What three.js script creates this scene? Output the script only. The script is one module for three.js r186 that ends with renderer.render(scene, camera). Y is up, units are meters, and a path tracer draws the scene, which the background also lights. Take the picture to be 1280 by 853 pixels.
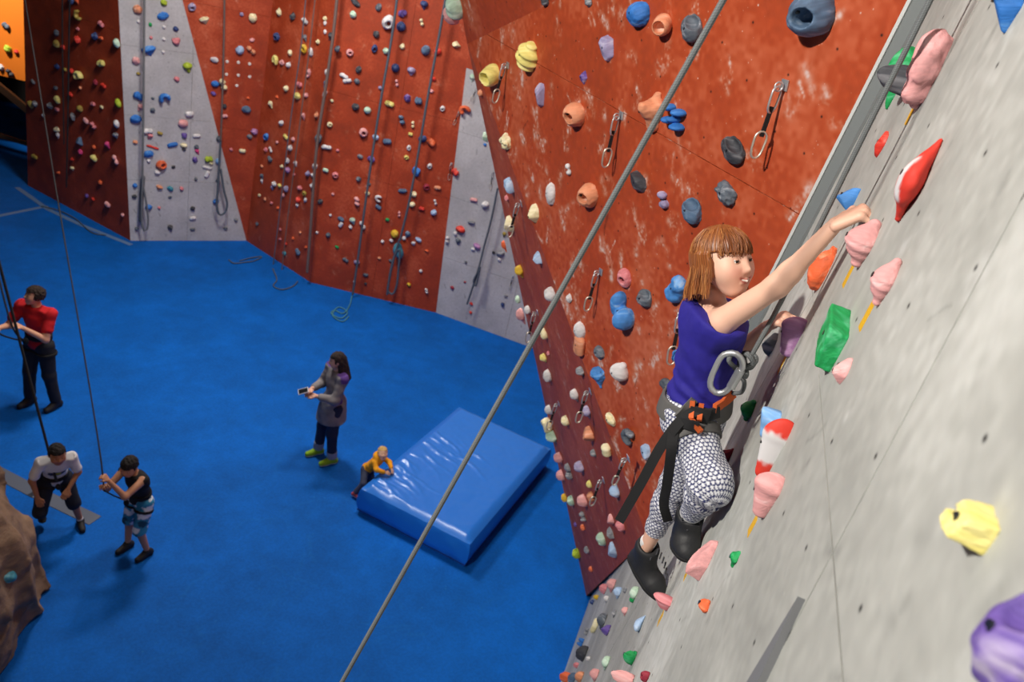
import * as THREE from 'three';
import { mergeGeometries } from 'three/addons/utils/BufferGeometryUtils.js';
import { RectAreaLightUniformsLib } from 'three/addons/lights/RectAreaLightUniformsLib.js';
import { ImprovedNoise } from 'three/addons/math/ImprovedNoise.js';

// ------------------------------------------------------------------ camera, lights, exposure
const scene = new THREE.Scene();
const rad = Math.PI / 180, FOCAL = 950, ROLL = 14 * rad, PITCH = 26 * rad, EYE = 6.5;
const camera = new THREE.PerspectiveCamera(2 * Math.atan(426.5 / FOCAL) / rad, 1280 / 853, 0.05, 80);
camera.rotation.order = 'YXZ';
camera.position.set(0, EYE, 0);
camera.rotation.set(-PITCH, 0, ROLL);
camera.focus = 2.25; camera.userData.fStop = 4.5;
camera.updateMatrixWorld();
const renderer = new THREE.WebGLRenderer();
renderer.toneMapping = THREE.LinearToneMapping;
renderer.toneMappingExposure = 1.4;
renderer.shadowMap.enabled = true;
scene.background = new THREE.Color(0x000000);
RectAreaLightUniformsLib.init();
const CEIL = 10.2;
// [x, z, width, length, intensity, warmth, height] of the hall's ceiling lamps
const LAMPS = [
  [-3.4, -2.0, 1.0, 1.0, 10, 0, 9.7],
  [-1.6, -8.6, 0.9, 0.9, 52, 0, 8.2],
  [-4.6, -10.2, 1.2, 1.2, 62, 0, 8.2],
];
// floodlights: position, target, candela, half angle, soft size in metres
const FLOODS = [
  { at: [-3.9, 8.9, 0.9], to: [0.45, 5.55, -3.0], cd: 112, angle: 34, size: 0.16, label: 'black floodlight aimed at the overhang and slab' },
  { at: [-12.6, 6.6, -14.0], to: [-12.2, 3.7, -16.6], cd: 110, angle: 22, size: 0.16, label: 'black floodlight aimed at the orange wall' },
];

// ------------------------------------------------------------------ small helpers
const V = (x, y, z) => new THREE.Vector3(x, y, z);
const UP = V(0, 1, 0), EYE_P = V(0, EYE, 0);
function rng(seed) { let a = seed >>> 0; return () => { a = (a + 0x6D2B79F5) >>> 0; let t = a; t = Math.imul(t ^ (t >>> 15), t | 1); t ^= t + Math.imul(t ^ (t >>> 7), t | 61); return ((t ^ (t >>> 14)) >>> 0) / 4294967296; }; }
const noise3 = new ImprovedNoise();
const nz = (x, y, z) => noise3.noise(x, y, z);
const fbm = (x, y, z, o = 4) => { let s = 0, a = 0.5, f = 1; for (let i = 0; i < o; i++) { s += a * nz(x * f, y * f, z * f + i * 7.3); a *= 0.5; f *= 2.03; } return s; };
const clamp = (x, a = 0, b = 1) => Math.min(b, Math.max(a, x));
const mix = (a, b, t) => a + (b - a) * t;
const smooth = (a, b, x) => { const t = clamp((x - a) / (b - a)); return t * t * (3 - 2 * t); };
// a pixel of the photograph gives a direction only; the distance comes from the surface it touches
const RAY = (px, py) => {
  const x = px - 640, y = py - 426.5, u = x * Math.cos(ROLL) + y * Math.sin(ROLL), w = -x * Math.sin(ROLL) + y * Math.cos(ROLL);
  return V(u, -(w * Math.cos(PITCH) + FOCAL * Math.sin(PITCH)), -(FOCAL * Math.cos(PITCH) - w * Math.sin(PITCH)));
};
const onFloor = (px, py, h = 0) => { const d = RAY(px, py); return EYE_P.clone().addScaledVector(d, (h - EYE) / d.y); };
const onPlane = (px, py, P, off = 0) => { const d = RAY(px, py), a = P.o.clone().addScaledVector(P.n, off); return EYE_P.clone().addScaledVector(d, a.sub(EYE_P).dot(P.n) / d.dot(P.n)); };
const atRange = (px, py, r) => EYE_P.clone().addScaledVector(RAY(px, py).normalize(), r);
function plane(a, b, c) {                                   // normal towards the hall
  const n = b.clone().sub(a).cross(c.clone().sub(a)).normalize();
  if (n.dot(EYE_P.clone().sub(a)) < 0) n.negate();
  return frame({ n, o: a.clone() });
}
function frame(P) {                                          // u runs level to the right, v runs up the surface
  P.v = UP.clone().addScaledVector(P.n, -P.n.y).normalize(); P.u = P.v.clone().cross(P.n); return P;
}
const toUV = (P, p) => { const d = p.clone().sub(P.o); return new THREE.Vector2(d.dot(P.u), d.dot(P.v)); };
const fromUV = (P, u, v, n = 0) => P.o.clone().addScaledVector(P.u, u).addScaledVector(P.v, v).addScaledVector(P.n, n);
const basis = (P, o) => new THREE.Matrix4().makeBasis(P.u, P.v, P.n).setPosition(o || P.o);
const lineMeet = (P, a, d) => a.clone().addScaledVector(d, P.o.clone().sub(a).dot(P.n) / d.dot(P.n));

const taken = new Map();
const numbered = (n) => { const k = taken.get(n) || 0; taken.set(n, k + 1); return k ? `${n}_${String(k).padStart(3, '0')}` : n; };
function mesh(name, geo, mat, parent) {
  const m = new THREE.Mesh(geo, mat); m.castShadow = m.receiveShadow = true;
  m.name = parent ? name : numbered(name); (parent || scene).add(m); return m;
}
function group(name) { const g = new THREE.Group(); g.name = numbered(name); scene.add(g); return g; }
function tag(o, label, category, grp) { o.userData.label = label; o.userData.category = category; if (grp) o.userData.group = grp; return o; }
function structure(o, label) { o.userData.kind = 'structure'; if (label) o.userData.label = label; return o; }
const matOf = (o) => new THREE.MeshStandardMaterial({ roughness: 0.8, metalness: 0, ...o });
const P_ = (o) => new THREE.MeshPhysicalMaterial({ roughness: 0.8, metalness: 0, ...o });

// ------------------------------------------------------------------ textures (colour, grain and wear only)
function dataTex(w, h, metres, fn, srgb = true) {            // fn(u, v in metres) -> [r, g, b] 0..1
  const d = new Uint8Array(w * h * 4);
  for (let j = 0; j < h; j++) for (let i = 0; i < w; i++) {
    const c = fn(i / w * metres, j / h * metres, i, j), k = (j * w + i) * 4;
    d[k] = clamp(c[0]) * 255; d[k + 1] = clamp(c[1]) * 255; d[k + 2] = clamp(c[2]) * 255; d[k + 3] = 255;
  }
  const t = new THREE.DataTexture(d, w, h); t.magFilter = THREE.LinearFilter; t.minFilter = THREE.LinearMipmapLinearFilter; t.generateMipmaps = true;
  t.wrapS = t.wrapT = THREE.RepeatWrapping; t.repeat.set(1 / metres, 1 / metres);
  if (srgb) t.colorSpace = THREE.SRGBColorSpace; t.needsUpdate = true; return t;
}
const HASH = (() => { const R = rng(99), t = new Float32Array(65536); for (let i = 0; i < 65536; i++) t[i] = R() * 2 - 1; return t; })();
function tileNoise(x, y, n, z) {                              // value noise that repeats every 1, with n cells
  x = x * n; y = y * n; const i = Math.floor(x), j = Math.floor(y); let a = x - i, b = y - j; a = a * a * (3 - 2 * a); b = b * b * (3 - 2 * b);
  const h = (p, q) => HASH[((((p % n) + n) % n) * 7919 + (((q % n) + n) % n) * 104729 + z * 1327) & 65535];
  return (h(i, j) * (1 - a) + h(i + 1, j) * a) * (1 - b) + (h(i, j + 1) * (1 - a) + h(i + 1, j + 1) * a) * b;
}
// a soft brush on a wrapping mask, for chalk strokes, scuffs and bolt holes
function mask(n) { return { n, d: new Float32Array(n * n) }; }
function dab(m, x, y, r, a) {
  const n = m.n, R = Math.ceil(r * 1.6);
  for (let j = -R; j <= R; j++) for (let i = -R; i <= R; i++) {
    const q = (i * i + j * j) / (r * r); if (q > 2.5) continue;
    const k = (((Math.round(y) + j) % n + n) % n) * n + ((Math.round(x) + i) % n + n) % n;
    m.d[k] = Math.max(m.d[k], a * Math.exp(-q * 1.6));
  }
}
function stroke(m, x, y, ang, len, r, a, bend, R) {
  for (let s = 0; s < len; s += Math.max(1, r * 0.5)) { dab(m, x, y, r * (0.5 + R()), a * (0.35 + 0.65 * R())); x += Math.cos(ang) * r * 0.5; y += Math.sin(ang) * r * 0.5; ang += (R() - 0.5 + bend) * 0.25; }
}
function wallTexture(hex, n, metres, seed, o = {}) {
  const R = rng(seed), chalk = mask(n), dark = mask(n), s = n / metres, base = new THREE.Color(hex).getRGB({}, THREE.SRGBColorSpace);
  for (let i = 0; i < (o.strokes ?? 60) * metres * metres / 9; i++) {
    const x = R() * n, y = R() * n, a0 = (o.dir ?? 1.9) + (R() - 0.5) * 1.6;
    for (let k = 0; k < 1 + R() * 4; k++) stroke(chalk, x + (R() - 0.5) * 0.06 * s, y + (R() - 0.5) * 0.06 * s, a0 + (R() - 0.5) * 0.4, (0.02 + R() * 0.1) * s, (0.006 + R() * 0.02) * s, (0.25 + R() * 0.55) * (o.chalk ?? 1), (R() - 0.5) * 0.3, R);
  }
  for (let i = 0; i < (o.specks ?? 500) * metres * metres / 9; i++) dab(chalk, R() * n, R() * n, Math.max(0.8, (0.0012 + R() * R() * 0.005) * s), (0.3 + R() * 0.7) * (o.chalk ?? 1));
  for (let i = 0; i < (o.scuffs ?? 0) * metres * metres / 9; i++) stroke(dark, R() * n, R() * n, (o.dir ?? 1.9) + (R() - 0.5) * 1.2, (0.02 + R() * 0.12) * s, (o.scuffA ? 2.2 : 1) * (0.002 + R() * 0.008) * s, (0.2 + R() * 0.3) * (o.scuffA ?? 1), 0, R);
  if (o.pitch) { const q = Math.round(metres / o.pitch); for (let i = 0; i < q; i++) for (let j = 0; j < q; j++) dab(dark, (i + 0.5 + (R() - 0.5) * 0.35) / q * n, (j + 0.5 + (i % 2) * 0.5 + (R() - 0.5) * 0.35) / q * n, 0.0055 * s, 0.95); }
  const per = (u, v, f, z) => tileNoise(u / metres, v / metres, Math.max(2, Math.round(f * metres)), z | 0);   // wrapped noise
  const cc = o.chalkColor || [0.86, 0.8, 0.8];
  return dataTex(n, n, metres, (u, v, i, j) => {
    const k = j * n + i, big = per(u, v, 1.1, seed), mid = per(u, v, 5, seed + 3), fine = per(u, v, 42, seed + 9);
    let t = 1 + (o.blotch ?? 0.1) * (big * 0.8 + mid * 0.7) + (o.grain ?? 0.05) * fine;
    t *= 1 - dark.d[k] * 0.85;
    const wisp = per(u, v, 19, seed + 5) * 0.7 + per(u, v, 90, seed + 6) * 0.5;
    let c = chalk.d[k] * clamp(0.5 + 1.3 * wisp + 0.3 * fine, 0.06, 1.1) + (o.dust ?? 0.1) * Math.max(0, mid * 0.8 + big * 0.7 + fine * 0.5);
    c = clamp(c, 0, 0.85) * (1 - dark.d[k]);
    return [mix(base.r * t, cc[0], c), mix(base.g * t, cc[1], c), mix(base.b * t, cc[2], c)];
  });
}
const RED = '#b2461f', GREYW = '#b4b4b0';
const T = {
  redNear: wallTexture(RED, 1536, 3.1, 11, { strokes: 260, specks: 1500, chalk: 1.3, pitch: 0.2, blotch: 0.07, dust: 0.16, scuffs: 12, dir: 1.75 }),
  redFar: wallTexture('#ab3f1b', 1024, 5.3, 12, { strokes: 45, specks: 220, pitch: 0.25, blotch: 0.1, chalk: 0.55, dust: 0.12 }),
  redFoot: wallTexture(RED, 1024, 3.1, 13, { strokes: 170, specks: 500, blotch: 0.08, chalk: 0.75, dust: 0.1, dir: 1.6, chalkColor: [0.86, 0.8, 0.8] }),
  greyNear: wallTexture('#b2b4af', 2048, 2.9, 14, { strokes: 90, specks: 160, scuffs: 90, scuffA: 0.3, pitch: 0.24, blotch: 0.09, grain: 0.035, dust: 0.22, chalk: 0.5, dir: 1.2, chalkColor: [0.86, 0.87, 0.87] }),
  greyFar: wallTexture('#b9b8ba', 1024, 5.3, 15, { strokes: 16, specks: 60, scuffs: 30, pitch: 0.25, blotch: 0.05, grain: 0.03, chalk: 0.5, dust: 0.1, chalkColor: [0.85, 0.85, 0.85] }),
  brown: wallTexture('#ab3f1b', 1024, 5.3, 16, { strokes: 18, specks: 110, pitch: 0.25, blotch: 0.12, chalk: 0.35, dust: 0.05 }),
  floor: (() => { const n = 1024, m = 6.1; const R = rng(5), ch = mask(n);
    for (let i = 0; i < 130; i++) stroke(ch, R() * n, R() * n, R() * 6.3, (0.1 + R() * 0.5) * n / m, 1.3 + R() * 3, 0.05 + R() * 0.1, 0, R);
    for (let i = 0; i < 200; i++) dab(ch, R() * n, R() * n, 1 + R(), 0.25 + R() * 0.3);
    return dataTex(n, n, m, (u, v, i, j) => { const f = tileNoise(u / m, v / m, 360, 3) * 0.05, b = tileNoise(u / m, v / m, 12, 9) * 0.05 + tileNoise(u / m, v / m, 43, 4) * 0.04, c = ch.d[j * n + i] * 0.7, t = 1 + f + b; return [mix(0.0, 0.45, c), mix(0.365 * t, 0.62, c), mix(0.72 * t, 0.8, c)]; }); })(),
};
function bumpTex(n, metres, f, seed) { return dataTex(n, n, metres, (u, v) => { const a = 0.5 + 0.3 * tileNoise(u / metres, v / metres, f * metres, seed) + 0.15 * tileNoise(u / metres, v / metres, f * metres * 3, seed + 2); return [a, a, a]; }, false); }
const B = { fine: bumpTex(512, 1.0, 70, 1), paint: bumpTex(512, 2.0, 28, 4) };
const M = {
  redNear: matOf({ map: T.redNear, bumpMap: B.paint, bumpScale: 0.0015, roughness: 0.62 }),
  redFar: matOf({ map: T.redFar, bumpMap: B.paint, bumpScale: 0.0015, roughness: 0.6 }),
  redFoot: matOf({ map: T.redFoot, bumpMap: B.paint, bumpScale: 0.0015, roughness: 0.7 }),
  brown: matOf({ map: T.brown, bumpMap: B.paint, bumpScale: 0.0015, roughness: 0.65 }),
  greyNear: matOf({ map: T.greyNear, bumpMap: B.paint, bumpScale: 0.0018, roughness: 0.82 }),
  greyFar: matOf({ map: T.greyFar, bumpMap: B.paint, bumpScale: 0.001, roughness: 0.8 }),
  floor: P_({ map: T.floor, bumpMap: B.fine, bumpScale: 0.001, roughness: 0.75, specularIntensity: 0.35 }),
  orange: matOf({ color: '#e8790f', roughness: 0.7 }),
  back: matOf({ color: '#3a3128', roughness: 0.95 }),
  ceiling: matOf({ color: '#4c4a48', roughness: 0.95 }),
  hall: matOf({ color: '#403c3a', roughness: 0.95 }),
  timber: matOf({ color: '#6e4a2a', roughness: 0.8 }),
  steel: matOf({ color: '#cfd1d4', metalness: 0.75, roughness: 0.42 }),
  darkSteel: matOf({ color: '#4a4d52', metalness: 0.9, roughness: 0.4 }),
  black: matOf({ color: '#17171a', roughness: 0.8 }),
};

// ------------------------------------------------------------------ planes of the walls
const AZ = 13 * rad, LEAN = Math.tan(2.6 * rad), GAP = 0.34;
const alongT = V(Math.sin(AZ), 0, -Math.cos(AZ)), intoR = V(Math.cos(AZ), 0, Math.sin(AZ));
const greyPlane = frame({ n: intoR.clone().negate().addScaledVector(UP, LEAN).normalize(), o: EYE_P.clone().addScaledVector(intoR, GAP) });
const Q = onPlane(809, 673, greyPlane), cornerTop = onPlane(1160, 0, greyPlane);
const cdir = cornerTop.clone().sub(Q).normalize();
const across = intoR.clone().multiplyScalar(-Math.cos(45 * rad)).addScaledVector(alongT, Math.sin(45 * rad));
const redPlane = plane(Q, Q.clone().add(cdir), Q.clone().add(across));
const Tv = onPlane(584, 55, redPlane), Tw0 = onPlane(690, 3, redPlane);
const W = lineMeet(greyPlane, Tv, Tw0.clone().sub(Tv).normalize());
const P1 = (() => { const a = onFloor(733, 745); return a; })();
const Uu = atRange(574, 0, onPlane(574, 0, redPlane).distanceTo(EYE_P) * 0.965);
const upperPlane = plane(Tv, W, Uu);
const purplePlane = plane(Tv, Q, P1);
const b = [[35, 232], [163, 301], [308, 301], [388, 353], [545, 391], [660, 433]].map((p) => onFloor(...p));
const red2 = plane(b[3], b[4], b[3].clone().add(UP)), f2 = onPlane(420, 20, red2), e4 = onPlane(583, 85, red2);
const red1 = plane(b[3], f2, b[2]), f1 = onPlane(340, 10, red1);
const grey1 = plane(b[1], b[2], b[1].clone().add(UP)), e2 = onPlane(228, 0, grey1), e1 = onPlane(148, 0, grey1);
const red0 = plane(b[2], f1, e2), brownP = plane(b[1], e1, b[0]), grey2 = plane(b[4], e4, b[5]);
const e0 = onPlane(29, 0, brownP);
const toH = (a, c, h) => a.clone().addScaledVector(c.clone().sub(a), (h - a.y) / (c.y - a.y));
// ------------------------------------------------------------------ the setting
// clip a convex polygon (Vector2 list) by a half plane a*x + b*y <= c
function clipPoly(pts, a, bb, c) {
  const out = [];
  for (let i = 0; i < pts.length; i++) {
    const p = pts[i], q = pts[(i + 1) % pts.length], dp = a * p.x + bb * p.y - c, dq = a * q.x + bb * q.y - c;
    if (dp <= 0) out.push(p);
    if (dp * dq < 0) out.push(p.clone().lerp(q, dp / (dp - dq)));
  }
  return out;
}
function slab(P, pts, front, depth) {                       // extruded polygon, front face `front` metres proud of the plane
  const g = new THREE.ExtrudeGeometry(new THREE.Shape(pts), { depth, bevelEnabled: false });
  g.translate(0, 0, front - depth); g.applyMatrix4(basis(P)); return g;
}
// a wall: a dark backing board with its panels as separate pieces in front of it; seams are [nx, ny, c] lines in u, v
function wall(name, P, pts3, mat, seams, label, thick = 0.1) {
  const g = new THREE.Group(); g.name = name; scene.add(g); structure(g, label);
  let pieces = [pts3.map((p) => toUV(P, p))];
  if (THREE.ShapeUtils.area(pieces[0]) < 0) pieces[0].reverse();
  mesh('backing', slab(P, pieces[0], -0.012, thick), M.back, g);
  for (const [a, bb, c] of seams) pieces = pieces.flatMap((p) => [clipPoly(p, a, bb, c - 0.0022), clipPoly(p, -a, -bb, -c - 0.0022)]).filter((p) => p.length > 2 && Math.abs(THREE.ShapeUtils.area(p)) > 0.004);
  for (const p of pieces) mesh('panel', slab(P, p, 0, 0.012), mat, g);
  return g;
}
const level = (P, ys) => ys.map((y) => [0, 1, y]);
const upright = (us) => us.map((u) => [1, 0, u]);
const seamThrough = (P, a, c) => { const p = toUV(P, a), q = toUV(P, c), d = q.clone().sub(p).normalize(); return [-d.y, d.x, -d.y * p.x + d.x * p.y]; };
{
  const fl = new THREE.BoxGeometry(21, 0.2, 27); fl.translate(-6, -0.1, -7);
  const uv = fl.attributes.uv, ps = fl.attributes.position; for (let i = 0; i < uv.count; i++) uv.setXY(i, ps.getX(i), ps.getZ(i));
  structure(mesh('floor', fl, M.floor), 'bright blue padded gym floor');
  const ce = new THREE.BoxGeometry(21, 0.2, 27); ce.translate(-6, CEIL + 0.1, -7); structure(mesh('ceiling', ce, M.ceiling), 'plain hall ceiling above the walls');
  const bx = (name, x0, x1, z0, z1, m, label) => { const g = new THREE.BoxGeometry(x1 - x0, CEIL, z1 - z0); g.translate((x0 + x1) / 2, CEIL / 2, (z0 + z1) / 2); structure(mesh(name, g, m), label); };
  bx('wall_left', -16.5, -16.3, -20.5, 6.5, M.hall, 'plain dark hall wall beyond the boulder');
  bx('wall_rear', -16.5, 4.5, 6.3, 6.5, M.hall, 'plain hall wall opposite the climbing walls');
  bx('wall_back', -16.5, 4.5, -20.5, -20.3, M.hall, 'dark hall wall behind the climbing walls');
  bx('wall_side', 4.3, 4.5, -20.5, 6.5, M.hall, 'plain hall wall behind the grey slab');
}
const H2 = CEIL;
wall('wall_brown', brownP, [b[0], b[1], toH(b[1], e1, H2), toH(b[0], e0, H2)], M.brown, [...level(brownP, [1.6, 3.9, 6.3]), ...upright([-1.7])], 'dark brown climbing wall beside the unlit cave');
wall('wall_grey_strip', grey1, [b[1], b[2], toH(b[2], e2, 7.6), toH(b[1], e1, 7.6)], M.greyFar, [...level(grey1, [1.25, 2.48, 3.7, 4.9, 6.2]), ...upright([1.05])], 'pale grey climbing wall between brown and red walls');
wall('wall_red_facet', red0, [b[2], toH(b[2], f1, H2), toH(b[2], e2, H2)], M.redFar, [...level(red0, [2.4, 4.6, 7.0])], 'red climbing wall facet beside the grey strip');
wall('wall_red_fold', red1, [b[2], b[3], toH(b[3], f2, H2), toH(b[2], f1, H2)], M.redFar, [...level(red1, [2.4, 4.75, 7.0])], 'bright red climbing wall facet in the bend of the back wall');
wall('wall_red_main', red2, [b[3], b[4], e4, toH(e4, e4.clone().add(UP), H2), toH(b[3], f2, H2)], M.redFar, [...level(red2, [2.35, 3.75, 6.4]), ...upright([1.25])], 'wide red climbing wall behind the crash pad');
{ // the grey strip behind the overhang runs on to the hall's side wall
  const d = b[5].clone().sub(b[4]).normalize(), far = b[4].clone().addScaledVector(d, 5.6), hi = far.clone().add(V(0, 4.4, 0)); hi.copy(lineMeet(grey2, hi, V(0, 0, 1)));
  wall('wall_grey_wedge', grey2, [b[4], far, hi, e4], M.greyFar, [...level(grey2, [1.2, 2.4, 3.6]), ...upright([1.5, 3.2])], 'grey climbing wall wedge behind the overhang');
  const P = plane(e4, hi, e4.clone().add(UP));
  wall('wall_red_upper', P, [e4, hi, toH(hi, hi.clone().add(UP), H2), toH(e4, e4.clone().add(UP), H2)], M.redFar, [...level(P, [1.9])], 'red wall above the grey wedge');
  const P0 = plane(toH(b[1], e1, 7.6), toH(b[2], e2, 7.6), toH(b[1], e1, 7.6).add(UP));
  wall('wall_grey_upper', P0, [toH(b[1], e1, 7.6), toH(b[2], e2, 7.6), toH(b[1], e1, 7.6).setY(H2)], M.greyFar, [], 'top of the pale grey strip');
}
wall('wall_overhang', redPlane, [Q, W, Tv], M.redNear, [seamThrough(redPlane, onPlane(827, 169, redPlane), onPlane(1016, 278, redPlane))], 'chalk-marked red overhanging climbing wall behind the girl');
const wallN = P1.clone();
wall('wall_overhang_foot', purplePlane, [Tv, Q, P1], M.redFoot, [], 'steep shaded red lower face of the overhang', 0.04);
{ // face above the overhang, up to the ceiling
  const dirL = Uu.clone().sub(Tv), dW = W.clone(), up2 = upperPlane.n.clone().cross(greyPlane.n); if (up2.y < 0) up2.negate();
  wall('wall_overhang_brow', upperPlane, [Tv, W, toH(W, W.clone().add(up2), H2), toH(Tv, Uu, H2)], M.redNear, [], 'steeper red face above the overhang');
  const back = V(3.2, 0, -12), bt = V(3.2, H2, -12), tops = toH(Tv, Uu, H2), g = new THREE.BufferGeometry().setFromPoints([P1, back, Tv, Tv, back, bt, Tv, bt, tops]);
  g.computeVertexNormals(); const off = g.clone(); off.translate(0.06, 0, -0.05);
  const m = mesh('wall_overhang_side', g, M.back); structure(m, 'red back side of the overhang'); m.material = new THREE.MeshStandardMaterial({ color: RED, roughness: 0.7, side: THREE.DoubleSide });
}
{ // the near grey slab wall
  const uvOf = (al, y) => { const p = EYE_P.clone().addScaledVector(alongT, al); p.y = y; return lineMeet(greyPlane, p, intoR); };
  const c0 = onPlane(1160, 0, greyPlane), up2 = c0.clone().sub(Q).normalize();
  const L = [uvOf(-6.2, 0), uvOf(-6.2, H2), uvOf(7.6, H2), uvOf(7.6, 0)];
  const U = (x, y) => onPlane(x, y, greyPlane);
  wall('wall_slab', greyPlane, L, M.greyNear, [seamThrough(greyPlane, U(1110, 562), U(1046, 682)), seamThrough(greyPlane, U(1225, 0), U(1090, 238)), seamThrough(greyPlane, U(1034, 600), U(1054, 853)), ...level(greyPlane, [-4.0, 1.6])], 'large pale grey slab wall the girl climbs');
}
{ // corner strip between red overhang and grey slab
  const a = Q.clone().addScaledVector(cdir, -0.0), c = W.clone();
  const q1 = a.clone().addScaledVector(redPlane.u, 0), dir = cdir;
  const wR = across.clone().addScaledVector(dir, -across.dot(dir)).normalize();       // in the red face, away from the corner
  const wG = alongT.clone().negate().addScaledVector(dir, alongT.dot(dir)).normalize();  // in the grey face, towards the camera
  const strip = (w, d0, n, m, len0, len1, nm, parent, depth = 0.01) => { const pts = [a.clone().addScaledVector(dir, len0).addScaledVector(w, d0[0]), a.clone().addScaledVector(dir, len0).addScaledVector(w, d0[1]), a.clone().addScaledVector(dir, len1).addScaledVector(w, d0[1]), a.clone().addScaledVector(dir, len1).addScaledVector(w, d0[0])];
    const P = frame({ n: n.clone(), o: pts[0].clone() }); let uv = pts.map((p) => toUV(P, p)); if (THREE.ShapeUtils.area(uv) < 0) uv.reverse(); return mesh(nm, slab(P, uv, depth, depth + 0.004), m, parent); };
  const g = new THREE.Group(); g.name = 'trim_1'; scene.add(g); structure(g, 'grey angle strip down the corner of overhang and slab');
  const tm = matOf({ color: '#7d8282', roughness: 0.55 }), tl = matOf({ color: '#d0d2cf', roughness: 0.5 });
  const len = c.distanceTo(a) - 0.05;
  strip(wR, [0.0, 0.045], redPlane.n, tm, len * 0.4, len, 'red_side_flange', g, 0.006);
  strip(wR, [0.045, 0.058], redPlane.n, tl, len * 0.4, len, 'edge_lip', g, 0.012);
  strip(wG, [0.0, 0.05], greyPlane.n, tm, len * 0.4, len, 'slab_side_flange', g, 0.005);
}
const caveP = {};
{ // unlit cave beside the brown wall with an orange wall hanging over it
  const o = onFloor(0, 205), P = frame({ n: V(0.25, 0, 1).normalize(), o: V(o.x, 0, -16.6) });
  const q = [[-140, -60], [60, -60], [60, 108], [-140, 62]].map((p) => onPlane(...p, P));
  wall('wall_orange', P, q, M.orange, [], 'bright orange climbing wall hanging over the cave');
  caveP.P = P;
  for (const [x0, y0, x1, y1, r] of [[-60, 60, 60, 158, 0.09], [-60, 150, 60, 188, 0.06]]) {
    const a = onPlane(x0, y0, P, 0.5), c = onPlane(x1, y1, P, 0.5), g = new THREE.BoxGeometry(r, r * 1.6, a.distanceTo(c)); g.lookAt(c.clone().sub(a)); g.translate(...a.clone().add(c).multiplyScalar(0.5).toArray());
    tag(mesh('timber_beam', g, M.timber), r > 0.08 ? 'thick timber beam slanting across the dark cave' : 'thin timber beam low across the dark cave', 'beam');
  }
}
// tape lines on the floor
function floorStrip(name, pts, w, mat, label) {
  const shp = pts.map((p) => onFloor(...p)); const gs = [];
  for (let i = 0; i + 1 < shp.length; i++) { const a = shp[i], c = shp[i + 1], L = a.distanceTo(c), g = new THREE.BoxGeometry(w, 0.006, L + w * 0.4); g.rotateY(Math.atan2(c.x - a.x, c.z - a.z)); g.translate((a.x + c.x) / 2, 0.0031, (a.z + c.z) / 2); gs.push(g); }
  return tag(mesh(name, mergeGeometries(gs), mat), label, 'tape');
}
const tapeM = matOf({ color: '#5f80ad', roughness: 0.7 }), tapeG = matOf({ color: '#565f70', roughness: 0.6 });
floorStrip('floor_tape', [[22, 235], [60, 262], [100, 281], [163, 306]], 0.1, tapeM, 'pale tape line along the foot of the brown wall');
floorStrip('floor_tape', [[-30, 276], [58, 258]], 0.09, tapeM, 'pale tape line crossing the floor from brown wall');
floorStrip('floor_tape', [[-20, 582], [45, 616], [116, 650]], 0.17, tapeG, 'grey tape strip on the floor behind boy in white');
// ------------------------------------------------------------------ lamps
{
  const pm = (w) => new THREE.MeshStandardMaterial({ color: '#ffffff', emissive: w ? '#ffd9a8' : '#fff9f2', emissiveIntensity: 3 });
  for (const [x, z, w, l, I, warm, hy] of LAMPS) {
    const g = group('ceiling_lamp'); g.position.set(x, hy, z);
    tag(g, warm ? 'small warm square lamp hung before the orange wall' : l > 1.1 ? 'large square lamp hung before the red walls' : z < -5 ? 'square lamp hung over the crash pad' : 'square lamp hung near the overhang', 'lamp');
    const h = new THREE.BoxGeometry(w + 0.1, 0.12, l + 0.1); h.translate(0, 0.07, 0); mesh('housing', h, M.hall, g);
    const p = new THREE.BoxGeometry(w, 0.01, l); mesh('lamp_panel', p, pm(warm), g);
    const r = new THREE.CylinderGeometry(0.015, 0.015, CEIL - hy - 0.13, 8); r.translate(0, 0.13 + (CEIL - hy - 0.13) / 2, 0); mesh('rod', r, M.hall, g);
    const L = new THREE.RectAreaLight(warm ? '#ffd2a0' : '#fff9f2', I, w, l); L.position.set(0, -0.012, 0); L.rotation.x = -Math.PI / 2; L.castShadow = true; g.add(L);
  }
}
for (const FLOOD of FLOODS) { // floodlights on brackets under the ceiling
  const g = group('floodlight'), a = V(...FLOOD.at), t = V(...FLOOD.to), dir = t.clone().sub(a).normalize(); g.position.copy(a); tag(g, FLOOD.label, 'floodlight');
  const q = new THREE.Quaternion().setFromUnitVectors(V(0, 0, 1), dir);
  const hs = new THREE.CylinderGeometry(0.2, 0.13, 0.22, 20, 1, true).rotateX(Math.PI / 2).translate(0, 0, -0.11).applyQuaternion(q); mesh('housing', hs, new THREE.MeshStandardMaterial({ color: '#1c1c1e', roughness: 0.6, side: THREE.DoubleSide }), g);
  const ln = new THREE.CircleGeometry(0.17, 24).translate(0, 0, -0.02).applyQuaternion(q); mesh('lamp_glass', ln, new THREE.MeshStandardMaterial({ color: '#fff', emissive: '#fff9f2', emissiveIntensity: 4 }), g);
  const bk = new THREE.CylinderGeometry(0.015, 0.015, CEIL - FLOOD.at[1], 8).translate(0, (CEIL - FLOOD.at[1]) / 2, 0).translate(-dir.x * 0.18, 0, -dir.z * 0.18); mesh('bracket', bk, M.black, g);
  const L = new THREE.SpotLight('#fff8ee', FLOOD.cd, 0, FLOOD.angle * rad, 0.55, 2); L.position.copy(dir).multiplyScalar(0.06); L.castShadow = true; L.shadow.radius = FLOOD.size / 0.02; L.shadow.mapSize.set(2048, 2048); g.add(L); const tt = new THREE.Object3D(); tt.name = 'aim'; tt.position.copy(t).sub(a); g.add(tt); L.target = tt;
}
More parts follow.
